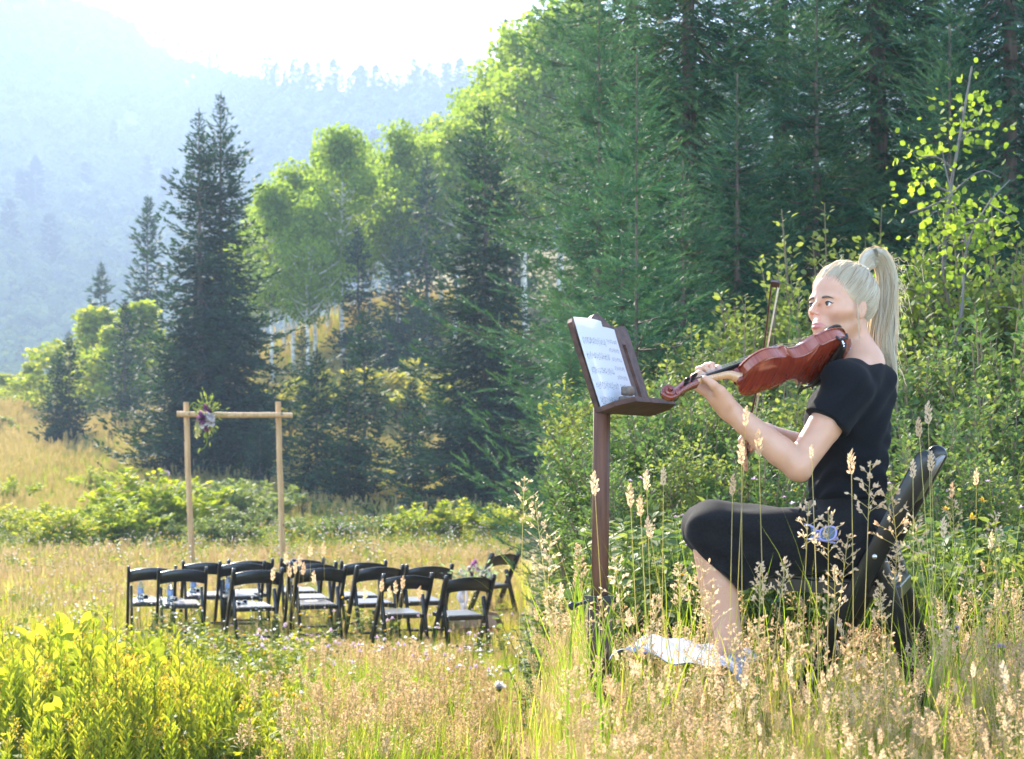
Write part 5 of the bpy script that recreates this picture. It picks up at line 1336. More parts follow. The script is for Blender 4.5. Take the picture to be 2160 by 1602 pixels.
# ---------------------------------------------------------------- signed-distance modelling for the figure
class SDF:
    def __init__(s, lo, hi, h):
        s.lo, s.h = np.asarray(lo, float), h
        s.n = np.ceil((np.asarray(hi, float) - s.lo) / h).astype(int) + 1
        s.D = np.full(s.n, 0.05, np.float32)
    def reg(s, lo, hi):
        a_ = np.clip(np.floor((np.asarray(lo) - s.lo) / s.h).astype(int), 0, s.n); b_ = np.clip(np.ceil((np.asarray(hi) - s.lo) / s.h).astype(int) + 1, 0, s.n)
        if (b_ <= a_).any(): return None
        ax = [(s.lo[k] + s.h * np.arange(a_[k], b_[k])).astype(np.float32) for k in range(3)]
        return tuple(slice(a_[k], b_[k]) for k in range(3)), ax[0][:, None, None], ax[1][None, :, None], ax[2][None, None, :]
    @staticmethod
    def smin(a_, b_, k):
        h = np.maximum(k - np.abs(a_ - b_), 0) / k
        return np.minimum(a_, b_) - h * h * k * .25
    def put(s, fn, lo, hi, k, sub=False):
        g_ = s.reg(np.asarray(lo) - .03 - k, np.asarray(hi) + .03 + k)
        if g_ is None: return
        sl, X, Y, Z = g_
        d = fn(X, Y, Z).astype(np.float32)
        s.D[sl] = -s.smin(-s.D[sl], d, k) if sub else s.smin(s.D[sl], d, k)
    def cone(s, a_, b_, ra, rb, k=.012, sub=False, flat=None):
        a_, b_ = np.asarray(a_, float), np.asarray(b_, float); ba = b_ - a_; bb = max(float(ba @ ba), 1e-9)
        def fn(X, Y, Z):
            px, py, pz = X - a_[0], Y - a_[1], Z - a_[2]
            t = np.clip((px * ba[0] + py * ba[1] + pz * ba[2]) / bb, 0, 1)
            qx, qy, qz = px - t * ba[0], py - t * ba[1], pz - t * ba[2]
            if flat is not None:
                n_, f_ = flat; w_ = (qx * n_[0] + qy * n_[1] + qz * n_[2]) * (1 / f_ - 1)
                qx, qy, qz = qx + w_ * n_[0], qy + w_ * n_[1], qz + w_ * n_[2]
            return np.sqrt(qx * qx + qy * qy + qz * qz) - (ra + (rb - ra) * t)
        R_ = max(ra, rb); s.put(fn, np.minimum(a_, b_) - R_, np.maximum(a_, b_) + R_, k, sub)
    def chain(s, pts, rs, k=.012, **kw):
        for i_ in range(len(pts) - 1): s.cone(pts[i_], pts[i_ + 1], rs[i_], rs[i_ + 1], k, **kw)
    def ell(s, c, r_, R=np.eye(3), k=.012, sub=False):
        c, r_, R = np.asarray(c, float), np.asarray(r_, float), np.asarray(R, float)   # R columns: axes
        def fn(X, Y, Z):
            px, py, pz = X - c[0], Y - c[1], Z - c[2]
            q_ = [(px * R[0, j] + py * R[1, j] + pz * R[2, j]) for j in range(3)]
            k0 = np.sqrt(sum((q_[j] / r_[j]) ** 2 for j in range(3))); k1 = np.sqrt(sum((q_[j] / r_[j] ** 2) ** 2 for j in range(3)))
            return k0 * (k0 - 1) / np.maximum(k1, 1e-6)
        m_ = r_.max(); s.put(fn, c - m_, c + m_, k, sub)
    def cut(s, fn, k=.004):
        g_ = s.reg(s.lo, s.lo + s.h * s.n); sl, X, Y, Z = g_
        s.D = -s.smin(-s.D, -fn(X, Y, Z).astype(np.float32), k)
    def mesh(s, smooth=1):
        D = s.D; ins = D < 0
        c8 = [ins[i_:D.shape[0] - 1 + i_, j_:D.shape[1] - 1 + j_, k_:D.shape[2] - 1 + k_] for i_ in (0, 1) for j_ in (0, 1) for k_ in (0, 1)]
        any_ = c8[0].copy(); all_ = c8[0].copy()
        for c_ in c8[1:]: any_ |= c_; all_ &= c_
        cell = np.argwhere(any_ & ~all_)
        idm = np.full(np.array(D.shape) - 1, -1, np.int64); idm[tuple(cell.T)] = np.arange(len(cell))
        acc = np.zeros((len(cell), 3)); cnt = np.zeros(len(cell))
        cor = [(i_, j_, k_) for i_ in (0, 1) for j_ in (0, 1) for k_ in (0, 1)]
        val = {c_: D[cell[:, 0] + c_[0], cell[:, 1] + c_[1], cell[:, 2] + c_[2]] for c_ in cor}
        for a_ in cor:
            for ax in range(3):
                if a_[ax]: continue
                b_ = list(a_); b_[ax] = 1; b_ = tuple(b_); va, vb = val[a_], val[b_]
                m_ = (va < 0) != (vb < 0); t = np.where(m_, va / np.where(m_, va - vb, 1), 0)
                p_ = np.array(a_, float)[None] + np.zeros((len(cell), 3)); p_[:, ax] += t
                acc += np.where(m_[:, None], p_, 0); cnt += m_
        V = s.lo + s.h * (cell + acc / cnt[:, None])
        quads = []
        for ax in range(3):
            o1, o2 = (ax + 1) % 3, (ax + 2) % 3
            sh = np.array(D.shape); lo_ = [slice(1, -1)] * 3; lo_[ax] = slice(0, sh[ax] - 1); hi_ = list(lo_); hi_[ax] = slice(1, sh[ax])
            a_, b_ = ins[tuple(lo_)], ins[tuple(hi_)]
            e = np.argwhere(a_ != b_); off = np.ones(3, int); off[ax] = 0; e_ = e + off
            fl_ = b_[tuple(e.T)]
            def c_(d1, d2):
                q_ = e_.copy(); q_[:, o1] -= d1; q_[:, o2] -= d2
                return idm[q_[:, 0], q_[:, 1], q_[:, 2]]
            f_ = np.stack([c_(1, 1), c_(0, 1), c_(0, 0), c_(1, 0)], 1); f_[fl_] = f_[fl_][:, ::-1]; quads.append(f_)
        Q = np.concatenate(quads); Q = Q[(Q >= 0).all(1)]
        for _ in range(smooth):
            e1 = np.concatenate([Q[:, [0, 1]], Q[:, [1, 2]], Q[:, [2, 3]], Q[:, [3, 0]]]); S = np.zeros_like(V); C_ = np.zeros(len(V))
            np.add.at(S, e1[:, 0], V[e1[:, 1]]); np.add.at(C_, e1[:, 0], 1)
            V = .5 * V + .5 * S / np.maximum(C_, 1)[:, None]
        return V, Q
# ---------------------------------------------------------------- violin frame (E: tail, VA: axis towards the scroll, VN: top plate normal, VC: across, towards the camera)
VE = P(1777, 741, Y0 - .05)
VA = norm(P(1490, 811, Y0 - .25) - VE)
VN = A(-.25, .62, .95); VN = norm(VN - (VN @ VA) * VA); VC = np.cross(VN, VA)
def vp(x, c, n_): return VE + VA * x + VC * c + VN * n_
# ---------------------------------------------------------------- the violinist
yw, pt_ = math.radians(37), math.radians(5)
f0, u0 = A(-math.cos(yw), -math.sin(yw), 0), A(0, 0, 1)
HF = f0 * math.cos(pt_) + u0 * math.sin(pt_); HU = u0 * math.cos(pt_) - f0 * math.sin(pt_); HL = np.cross(HU, HF)
HO = P(1774, 650, Y0)
HR = np.stack([HF, HL, HU], 1)
def hp(f_, l_, u_): return HO + HF * f_ + HL * l_ + HU * u_
NB = P(1814, 772, Y0 + .01)
SL, SR = P(1792, 822, Y0 - .15), P(1803, 815, Y0 + .17)
EL, WL = P(1683, 983, Y0 - .205), P(1536, 864, Y0 - .205)
ER, WR = P(1752, 965, Y0 + .36), P(1614, 913, Y0 + .25)
S = SDF((.47, Y0 - .36, .98), (1.12, Y0 + .46, 2.40), .003)
# head
S.ell(hp(-.014, 0, .038), (.094, .074, .086), HR, .01)
S.ell(hp(.024, 0, .042), (.066, .062, .062), HR, .02)
S.ell(hp(.032, 0, -.033), (.054, .0535, .076), HR, .034)
for s_ in (-1, 1):
    S.cone(hp(-.002, s_ * .052, -.046), hp(.072, s_ * .014, -.104), .0165, .013, .026)
    S.cone(hp(.056, s_ * .041, -.019), hp(.030, s_ * .054, -.013), .021, .019, .024)
    S.cone(hp(.083, s_ * .012, .017), hp(.070, s_ * .046, .017), .0085, .008, .018)
S.ell(hp(.080, 0, -.106), (.016, .019, .015), HR, .02)
S.cone(hp(.089, 0, .013), hp(.1045, 0, -.008), .0052, .0054, .010); S.cone(hp(.1045, 0, -.008), hp(.1175, 0, -.026), .0054, .0070, .006)
for s_ in (-1, 1):
    S.ell(hp(.1050, s_ * .0092, -.0305), (.0085, .0050, .0056), HR, .006)
    S.ell(hp(.097, s_ * .034, .001), (.016, .017, .011), HR, .010, sub=True)
    S.ell(hp(.0755, s_ * .0315, -.001), (.0142, .0165, .0135), HR, .005)
    S.ell(hp(.0905, s_ * .0325, -.0012), (.008, .0135, .0046), HR, .002, sub=True)
S.ell(hp(.081, 0, -.064), (.016, .027, .022), HR, .015)
LIPS = []
for s_ in (-1, 1):
    LIPS += [(hp(.1000, s_ * .0035, -.0575), hp(.0945, s_ * .0130, -.0590), .0036, .0032), (hp(.0945, s_ * .0130, -.0590), hp(.0850, s_ * .0235, -.0628), .0032, .0018),
             (hp(.0990, s_ * .003, -.0675), hp(.0935, s_ * .0125, -.0660), .0048, .0040), (hp(.0935, s_ * .0125, -.0660), hp(.0850, s_ * .0215, -.0638), .0040, .0018)]
for a_, b_, ra, rb in LIPS: S.cone(a_, b_, ra, rb, .003)
for s_ in (-1, 1): S.cone(hp(.1062, 0, -.0618), hp(.0925, s_ * .023, -.0632), .0018, .0012, .003, sub=True)
for s_ in (-1, 1):   # ears
    eN = norm(HL * s_ * .86 + HF * .42); eU = norm(HU - HF * .18 - eN * ((HU - HF * .18) @ eN)); eR = np.stack([np.cross(eN, eU) * s_, eN, eU], 1)
    ec = hp(-.005, s_ * .076, -.010)
    S.ell(ec, (.0150, .0065, .028), eR, .005)
    S.ell(ec + eN * .0075 + HU * .003, (.0085, .0070, .018), eR, .003, sub=True); S.cone(ec + eN * .002 + HU * .014, ec + eN * .003 - HU * .010, .0035, .003, .004)
# neck, trunk
S.cone(hp(-.030, 0, -.045), NB, .050, .056, .03)
S.cone(NB, lerp(SL, NB, .15), .05, .05, .05); S.cone(NB, lerp(SR, NB, .15), .05, .05, .05)
S.ell(P(1795, 885, Y0 + .01), (.098, .135, .15), k=.05)
S.ell(P(1788, 1020, Y0 + .01), (.085, .115, .13), k=.05); S.ell(P(1795, 1120, Y0 + .01), (.10, .15, .11), k=.05)
# arms
S.chain([SL, lerp(SL, EL, .5), EL], [.052, .0475, .0400], .006)
S.chain([EL, lerp(EL, WL, .25), lerp(EL, WL, .5), lerp(EL, WL, .75), WL], [.0395, .0410, .0375, .0320, .0265], .006)
S.cone(EL + A(.002, 0, -.010), EL + A(.010, .0, -.018), .026, .022, .02)
S.chain([SR, lerp(SR, ER, .5), ER], [.050, .046, .040], .006)
S.chain([ER, lerp(ER, WR, .3), WR], [.039, .041, .026], .006)
# left hand: palm fans out to the knuckles, fingers close over the fingerboard, thumb on the near side
def PH(px, py, dy): return P(px, py, Y0 + dy)
MCP = [PH(1468, 814, -.192), PH(1475, 809, -.180), PH(1485, 806, -.168), PH(1496, 806, -.158)]
S.cone(WL, PH(1518, 842, -.21), .0265, .030, .02)
for k, m_ in enumerate(MCP): S.cone(PH(1518, 842, -.21 + .012 * k), m_, .021, .0125, .012)
S.cone(PH(1530, 848, -.225), PH(1518, 826, -.243), .023, .0175, .015)
S.chain([PH(1518, 826, -.243), PH(1504, 812, -.256), PH(1487, 799, -.258)], [.0150, .0120, .0095], .006)
for m_, pip, dip, tip in zip(MCP, [PH(1463, 796, -.196), PH(1474, 780, -.188), PH(1491, 772, -.178), PH(1508, 777, -.166)], [PH(1476, 787, -.210), PH(1486, 775, -.203), PH(1502, 770, -.196), PH(1517, 776, -.182)], [PH(1488, 793, -.219), PH(1498, 786, -.213), PH(1505, 784, -.207), PH(1519, 786, -.196)]):
    S.chain([m_, pip, dip, tip], [.0110, .0095, .0082, .0072], .004)
# bow line, right hand on the frog
BP = vp(.225, 0, .060); BD = norm(A(.03, -.758, .653))
def bp(s_, e=0.0): return BP + BD * s_
KN = [bp(-.375) + A(-.012, .012, .022), bp(-.395) + A(-.006, .016, .020), bp(-.415) + A(.002, .020, .017), bp(-.435) + A(.010, .022, .012)]
S.cone(WR, lerp(WR, KN[1], .45), .025, .027, .02)
for m_ in KN: S.cone(lerp(WR, KN[1], .45), m_, .020, .0115, .012)
for k, m_ in enumerate(KN):
    pip = bp(-.385 - .022 * k) + A(-.028 + .004 * k, -.006, .004); tip = bp(-.405 - .024 * k) + A(-.016 + .004 * k, -.020, -.020)
    S.chain([m_, pip, tip], [.0105, .0092, .0072], .004)
S.chain([lerp(WR, KN[1], .5), bp(-.405) + A(.016, -.004, .014), bp(-.425) + A(.006, -.014, .004)], [.014, .0105, .0085], .006)
# legs and feet
HPL, HPR = P(1800, 1140, Y0 - .09), P(1800, 1140, Y0 + .11)
KL, KR = P(1494, 1122, Y0 - .09), P(1486, 1110, Y0 + .07)
AL, AR = P(1556, 1488, Y0 - .07), P(1530, 1470, Y0 + .10)
for h_, k_, a_ in ((HPL, KL, AL), (HPR, KR, AR)):
    S.chain([h_, k_], [.074, .050], .02)
    S.chain([k_ + A(.0, 0, 0), lerp(k_, a_, .3) + A(.010, 0, 0), lerp(k_, a_, .65) + A(.006, 0, 0), a_], [.046, .046, .036, .027], .008)
    ft = a_ + A(-.13, -.01, -.05); ft[2] = max(ft[2], float(ground_z(ft[0], ft[1])) + .02); hl = a_ + A(.02, 0, -.045); hl[2] = max(hl[2], float(ground_z(hl[0], hl[1])) + .026)
    S.chain([a_, hl], [.03, .027], .02); S.chain([hl, ft], [.028, .022], .02)
V, Q = S.mesh(1)
lipd = np.full(len(V), 9.0)
for a_, b_, ra, rb in LIPS:
    ba = b_ - a_; t_ = np.clip(((V - a_) @ ba) / (ba @ ba), 0, 1); lipd = np.minimum(lipd, np.linalg.norm(V - a_ - t_[:, None] * ba, axis=1) - lerp(ra, rb, t_))
var = sstep(.0024, .0004, lipd)
cheek = np.exp(-(np.linalg.norm(V - hp(.062, .044, -.030), axis=1) / .022) ** 2)
var = np.maximum(var, .22 * cheek)
M_SKIN, nt, b = new_mat('skin')
at = N_(nt, 'ShaderNodeAttribute'); at.attribute_name = 'var'
nz = N_(nt, 'ShaderNodeTexNoise'); nz.inputs['Scale'].default_value = 18; nz.inputs['Detail'].default_value = 4
tc = N_(nt, 'ShaderNodeTexCoord'); nt.links.new(tc.outputs['Object'], nz.inputs['Vector'])
mx = N_(nt, 'ShaderNodeMix', data_type='RGBA'); nt.links.new(ramp(nt, nz.outputs[0], [(.56, .305, .19, .3), (.64, .365, .24, .7)]), mx.inputs[6]); mx.inputs[7].default_value = (.50, .20, .17, 1); nt.links.new(at.outputs['Fac'], mx.inputs[0])
nt.links.new(mx.outputs[2], b.inputs['Base Color']); b.inputs['Roughness'].default_value = .46; b.inputs['Specular IOR Level'].default_value = .45
b.inputs['Subsurface Weight'].default_value = .4; b.inputs['Subsurface Radius'].default_value = (.010, .004, .0025); b.inputs['Subsurface Scale'].default_value = 1.0
person = empty('person', (float(HPL[0]), Y0, float(ground_z(HPL[0], Y0)))); po = np.array(person.location)
tag(person, 'seated woman in black with a blonde ponytail playing the violin', 'person')
def pbuild(mb, name, mat, parent=None, smooth=True):
    par = parent or person
    if parent is None: mb.v = [v_ - po for v_ in mb.v]
    else: mb.v = [v_ - po for v_ in mb.v]
    return mb.build(name, mat, par, smooth)
pbuild(MB().add(V, Q, var), 'body', M_SKIN)
# eyes, brows, lashes
M_EYE, nt, b = new_mat('eyeball'); at = N_(nt, 'ShaderNodeAttribute'); at.attribute_name = 'var'
nt.links.new(ramp(nt, at.outputs['Fac'], [(.72, .70, .68, 0), (.72, .70, .68, .40), (.05, .03, .02, .45), (.12, .075, .04, .55), (.10, .06, .035, .74), (.008, .008, .008, .78), (.01, .01, .01, 1)]), b.inputs['Base Color']); b.inputs['Roughness'].default_value = .08; b.inputs['Specular IOR Level'].default_value = .7
M_BROW = plain('brow_hair', (0.13, .078, .05), .8); M_LASH = plain('lashes', (.012, .010, .009), .6)
gz_ = norm(HF * .97 + HL * -.14)
for s_ in (-1, 1):
    c_ = hp(.0758, s_ * .0315, -.001); q = MB().ball((0, 0, 0), .0134, nu=28, nv=20); v_ = q.v[0]; ang = np.arccos(np.clip(norm(v_) @ gz_, -1, 1)); q.a[0] = np.clip(1 - ang / .95, 0, 1); q.v[0] = v_ + c_
    pbuild(q, 'eye', M_EYE)
    u_ = np.linspace(-1, 1, 9)
    up_ = np.array([hp(.0895 - .0062 * t_ * t_, s_ * (.0325 + .0140 * t_), .0040 - .0052 * t_ * t_) for t_ in u_])
    pbuild(MB().tube(up_, .0016 * (1.3 - .5 * np.abs(u_)), 5).tube(np.array([up_[-1], up_[-1] + HL * s_ * .004 + HU * .002 - HF * .002]), [.001, .0004], 4), 'eyelash', M_LASH)
    br_ = np.array([hp(.0935 - .0035 * (t_ + 1) ** 2 * .9, s_ * (.0145 + .0165 * (t_ + 1)), .0150 + .0075 * (t_ + 1) * .8 - .0036 * (t_ + 1) ** 2) for t_ in u_])
    pbuild(MB().sweep(br_, np.array([[-.0014, -.0028], [.0014, -.0028], [.0014, .0028], [-.0014, .0028]]), HU, np.column_stack([np.ones(9), A(.7, 1.05, 1.15, 1.1, 1.0, .85, .7, .5, .25)])), 'eyebrow', M_BROW)
# hair
M_HAIR, nt, b = new_mat('platinum_hair')
at = N_(nt, 'ShaderNodeAttribute'); at.attribute_name = 'var'
col = ramp(nt, at.outputs['Fac'], [(.60, .43, .26, 0), (.86, .72, .50, .35), (.95, .87, .70, 1)]); nt.links.new(col, b.inputs['Base Color']); b.inputs['Roughness'].default_value = .38; b.inputs['Specular IOR Level'].default_value = .5
tr = N_(nt, 'ShaderNodeBsdfTranslucent'); nt.links.new(col, tr.inputs[0]); ms = N_(nt, 'ShaderNodeMixShader'); ms.inputs[0].default_value = .5
nt.links.new(b.outputs[0], ms.inputs[1]); nt.links.new(tr.outputs[0], ms.inputs[2]); nt.links.new(ms.outputs[0], nt.nodes['Material Output'].inputs[0])
G = SDF(hp(-.014, 0, .04) - .14, hp(-.014, 0, .04) + .14, .004)
HC, HRad = A(-.014, 0, .040), A(.101, .080, .093)
G.ell(hp(*HC), HRad, HR, .005)
hairline = lambda f_, l_: .012 + .80 * f_ + .0 * l_
def cutf(X, Y, Z):
    dx, dy_, dz = X - HO[0], Y - HO[1], Z - HO[2]
    f_ = dx * HF[0] + dy_ * HF[1] + dz * HF[2]; l_ = dx * HL[0] + dy_ * HL[1] + dz * HL[2]; u_ = dx * HU[0] + dy_ * HU[1] + dz * HU[2]
    return (-.010 + .93 * f_ - 3.2 * np.maximum(np.abs(l_) - .05, 0) * np.clip(f_ + .0, -.03, .05) * 4 - u_) * .78
G.cut(cutf, .010)
hv, hq = G.mesh(2)
hair = pbuild(MB().add(hv, hq, .55), 'hair', M_HAIR)
TIE = hp(-.076, 0, .118)
tie_l = A(-.076, 0, .118) - HC
r = np.random.default_rng(31)
st_ = MB()
td = norm(tie_l / HRad)
for i_ in range(1300):
    # start near the hairline (mostly) or on the scalp
    for _ in range(50):
        d_ = norm(r.normal(0, 1, 3)); p_ = d_ * HRad + HC
        lim = -.010 + .93 * p_[0]
        if (i_ < 800 and -.003 < p_[2] - lim < .03 * r.random() + .004) or (i_ >= 800 and p_[2] > lim + .01): break
    else: continue
    th_ = math.acos(np.clip(d_ @ td, -1, 1))
    if th_ < .3: continue
    t_ = np.linspace(0, .97, 10); sl = (np.sin((1 - t_) * th_)[:, None] * d_ + np.sin(t_ * th_)[:, None] * td) / math.sin(th_)
    lift = 1.0 + .010 + .012 * r.random() + .05 * np.sin(t_ * PI) * r.random() * .5
    sag = A(0, 0, -1) * (np.sin(t_ * PI) * .010 * r.random())[:, None]
    wv = r.normal(0, .0022, 3)[None] * np.sin(t_ * (5 + 4 * r.random()) + r.random() * 6)[:, None]
    sag = sag + wv
    pts = np.array([hp(*(HC + s2 * HRad * lf_ + g2)) for s2, lf_, g2 in zip(sl, np.broadcast_to(lift, 10) if np.ndim(lift) == 0 else lift, sag)])
    st_.tube(pts, np.array([.0003] + [.0007] + [.0013] * 7 + [.0010]) * (.6 + .7 * r.random()), 3, cap=False, var=np.clip(r.normal(.62, .32), 0, 1))
pbuild(st_, 'swept_strands', M_HAIR, hair)
PC = catmull([TIE, P(1836, 546, Y0 + .070), P(1858, 548, Y0 + .085), P(1873, 590, Y0 + .095), P(1868, 650, Y0 + .09), P(1859, 712, Y0 + .08), P(1868, 765, Y0 + .075), P(1881, 812, Y0 + .075), P(1886, 850, Y0 + .075)], 44)
PRad = np.interp(np.linspace(0, 1, 44), [0, .07, .18, .3, .48, .64, .80, .92, 1], [.011, .022, .028, .027, .031, .036, .024, .012, .005])
pony = MB()
tt = np.linspace(0, 1, 44); TG = norm(np.gradient(PC, axis=0)); sd = norm(np.cross(TG, A(0, 1, 0))); ud = np.cross(sd, TG)
locks = [(r.random() * 2 * PI, math.sqrt(r.random()) * .85, 8 + 7 * r.random(), r.random() * 6.28, .35 + .5 * r.random()) for _ in range(26)]
for i_ in range(1000):
    la, lr, lf_, lp_, lv_ = locks[i_ % 26]
    a_ = r.random() * 2 * PI; rr = math.sqrt(r.random()) * .42
    end = max(int(44 * np.clip(r.normal(.80, .15), .4, 1.0)), 14)
    amp = .0075 * sstep(.15, .6, tt)
    cx_ = lr * np.cos(la) + rr * np.cos(a_) * (1 - .35 * tt); cy_ = lr * np.sin(la) + rr * np.sin(a_) * (1 - .35 * tt)
    fly = (r.random() < .05) * r.random() * 1.4 * sstep(.2, 1, tt)
    p_ = PC + sd * (PRad * cx_ * (1 + fly) + amp * np.sin(tt * lf_ + lp_))[:, None] + ud * (PRad * cy_ * .85 * (1 + fly) + amp * .7 * np.cos(tt * lf_ * 1.1 + lp_))[:, None]
    p_ = p_[:end][::2]; rad = np.full(len(p_), .0014) * (.7 + .6 * r.random()); rad[-3:] *= A(.7, .5, .25)
    pony.tube(p_, rad, 3, cap=False, var=np.clip(r.normal(lv_ + .1, .16), 0, 1))
for i_ in range(110):   # flyaway hairs
    k = r.integers(2, 36); o_ = PC[k] + r.normal(0, .012, 3); d_ = norm(A(.8 + .3 * r.normal(), .3 * r.normal(), .4 * r.normal() - .2)); L = .02 + .05 * r.random()
    p_ = np.array([o_ + d_ * L * q_ + A(0, 0, -.8) * L * q_ * q_ * (r.random()) + A(.3, 0, .2) * L * math.sin(q_ * 3) * .3 for q_ in np.linspace(0, 1, 8)])
    pony.tube(p_, .00045, 3, cap=False, var=.9)
for i_ in range(22):   # short wisps round the hairline
    d_ = norm(A(.9 * r.random(), r.normal(0, .6), .55 + .5 * r.random())); b_ = HC + d_ * HRad * 1.0; L = .006 + .012 * r.random(); e = r.normal(0, .6, 3)
    p_ = np.array([hp(*(b_ + (d_ + e * q_) * L * q_)) for q_ in np.linspace(0, 1, 6)]); pony.tube(p_, .0004, 3, cap=False, var=.9)
for s2 in range(7):    # loose locks in front of the ear
    x_ = .004 + .006 * r.random(); pth = catmull([hp(.012 + x_, .079, .018), hp(.010 + x_, .084, -.015), hp(.004 + x_, .085, -.05 - .02 * r.random()), hp(-.002 + .01 * r.random(), .084, -.085 - .02 * r.random())], 12); pony.tube(pth, np.linspace(.0008, .0004, 12), 3, cap=False, var=.7)
pbuild(pony, 'ponytail', M_HAIR, hair)
tb = MB()
tb.tube([TIE + norm(PC[2] - TIE) * -.004, TIE + norm(PC[2] - TIE) * .012], [.0155, .0155], 12); pbuild(tb, 'hair_tie', plain('hair_band', (.55, .45, .33), .6), hair)
# shirt
M_SHIRT = plain('black_jersey', (.010, .0105, .012), .95, .05, nscale=260, namp=.3, sheen=.04)
C_ = SDF((.70, Y0 - .32, 1.60), (1.14, Y0 + .42, 2.12), .004)
C_.ell(P(1794, 885, Y0 + .01), (.113, .150, .165), k=.05); C_.ell(P(1788, 1000, Y0 + .01), (.104, .135, .12), k=.06)
C_.ell(P(1748, 885, Y0 - .055), (.062, .06, .062), k=.05); C_.ell(P(1748, 885, Y0 + .075), (.062, .06, .062), k=.05)
C_.cone(SL + A(.0, .02, .004), P(1836, 812, Y0 + .01), .060, .060, .05); C_.cone(P(1836, 812, Y0 + .01), SR + A(0, -.02, 0), .060, .060, .05); C_.cone(P(1772, 798, Y0 - .12), P(1796, 800, Y0 - .06), .050, .050, .04)
C_.ell(P(1786, 1040, Y0 + .01), (.108, .138, .035), k=.03)
for a_, b_, t_ in ((SL, EL, .44), (SR, ER, .44)):
    d_ = norm(b_ - a_); hemp = lerp(a_, b_, t_)
    def fn(X, Y, Z, a_=a_, d_=d_, hemp=hemp, L=np.linalg.norm(b_ - a_) * t_ + .02):
        px, py, pz = X - a_[0], Y - a_[1], Z - a_[2]; t = np.clip(px * d_[0] + py * d_[1] + pz * d_[2], -.0, L)
        dd = np.sqrt((px - t * d_[0]) ** 2 + (py - t * d_[1]) ** 2 + (pz - t * d_[2]) ** 2) - (.060 + .06 * t / L * .14)
        pl = (X - hemp[0]) * d_[0] + (Y - hemp[1]) * d_[1] + (Z - hemp[2]) * d_[2]
        return np.maximum(dd, pl)
    C_.put(fn, np.minimum(a_, b_) - .08, np.maximum(a_, b_) + .08, .03)
C_.ell(NB + A(-.016, .016, .047), (.066, .074, .052), k=.008, sub=True)
zc = P(1786, 1058, Y0)[2]
def fold(X, Y, Z): return (zc - Z) + 0 * X + .004 * np.sin(X * 60 + Y * 40)
C_.cut(fold, .012)
V, Q = C_.mesh(2)
nrm_ = np.zeros_like(V)
V = V + (.0045 * np.sin(V[:, 2] * 105 + np.sin(V[:, 0] * 40) * 2 + V[:, 1] * 50) * sstep(1.93, 1.75, V[:, 2]) + .005 * np.sin((V[:, 0] - V[:, 2]) * 62 + V[:, 1] * 34 + 1.5 * np.sin(V[:, 2] * 21)) * sstep(1.72, 1.9, V[:, 2]))[:, None] * norm(V - A(.97, Y0, 0) * A(1, 1, 0) - V * A(0, 0, 1))
pbuild(MB().add(V, Q), 'shirt', M_SHIRT)
# skirt
M_SKIRT = plain('black_crepe', (.013, .012, .012), .92, .06, nscale=160, namp=.3, sheen=.05)
K_ = SDF((.44, Y0 - .34, 1.36), (1.14, Y0 + .36, 1.76), .0055)
K_.ell(P(1787, 1062, Y0 + .01), (.102, .132, .04), k=.03); K_.ell(P(1798, 1125, Y0 + .01), (.110, .175, .10), k=.05)
for h_, k_, a_ in ((HPL, KL, AL), (HPR, KR, AR)):
    K_.chain([h_, k_], [.088, .058], .05)
    K_.cone(k_ + A(0, 0, 0), lerp(k_, a_, .42) + A(.010, 0, 0), .056, .068, .04)
K_.cone(lerp(KL, KR, .5) + A(.03, 0, .01), lerp(HPL, HPR, .5), .062, .07, .06)
K_.cone(lerp(KL, KR, .5) + A(.03, 0, .0), lerp(lerp(KL, AL, .4), lerp(KR, AR, .4), .5) + A(.03, 0, 0), .06, .075, .06)
K_.cone(P(1548, 1178, Y0), P(1690, 1172, Y0), .062, .05, .05); K_.cone(P(1548, 1178, Y0 - .09), P(1690, 1172, Y0 - .09), .062, .05, .05)
h1, h2 = P(1466, 1160, Y0), P(1545, 1240, Y0); hd_ = norm(A(h2[0] - h1[0], 0, h2[2] - h1[2])); hn = A(hd_[2], 0, -hd_[0])
zlow = P(1545, 1240, Y0)[2]
K_.cut(lambda X, Y, Z: np.maximum((X - h1[0]) * hn[0] + (Z - h1[2]) * hn[2], zlow - Z - .002 * np.sin(Y * 60)) + 0 * Y if hn[2] < 0 else np.maximum(-((X - h1[0]) * hn[0] + (Z - h1[2]) * hn[2]), zlow - Z) + 0 * Y, .006)
V, Q = K_.mesh(2)
V = V + A(0, 0, 1) * (.003 * np.sin(V[:, 0] * 34 + V[:, 1] * 26))[:, None] + A(0, -1, .4) * (.004 * np.sin(V[:, 0] * 70 - V[:, 2] * 60 + 2 * np.sin(V[:, 0] * 17)) * sstep(.80, .98, V[:, 0]))[:, None] + A(0, -1, 0) * (.004 * np.sin(V[:, 2] * 90 + V[:, 0] * 25) * sstep(.9, .6, V[:, 0]))[:, None] + A(1, 0, 0) * (.004 * np.sin(V[:, 1] * 55 + V[:, 2] * 30) * sstep(1.62, 1.5, V[:, 2]))[:, None]
pbuild(MB().add(V, Q), 'skirt', M_SKIRT)
pk = MB().tube(catmull([P(1685, 1082, Y0 - .165), P(1700, 1058, Y0 - .15), P(1718, 1052, Y0 - .148), P(1722, 1075, Y0 - .165)], 10), .004, 5); pbuild(pk, 'pocket_edge', M_SKIRT)
sx_ = norm(A(1, -.55, -.08)); sz_ = norm(A(-.1, .25, 1)); sz_ = norm(sz_ - (sz_ @ sx_) * sx_); sy_ = np.cross(sz_, sx_)
M = np.eye(4); M[:3, :3] = np.stack([sx_, sy_, sz_], 1) * .86; M[:3, 3] = P(1724, 1124, Y0 - .178)
M_LENS2 = plain('blue_grey_lens', (.05, .07, .11), .1, .7)
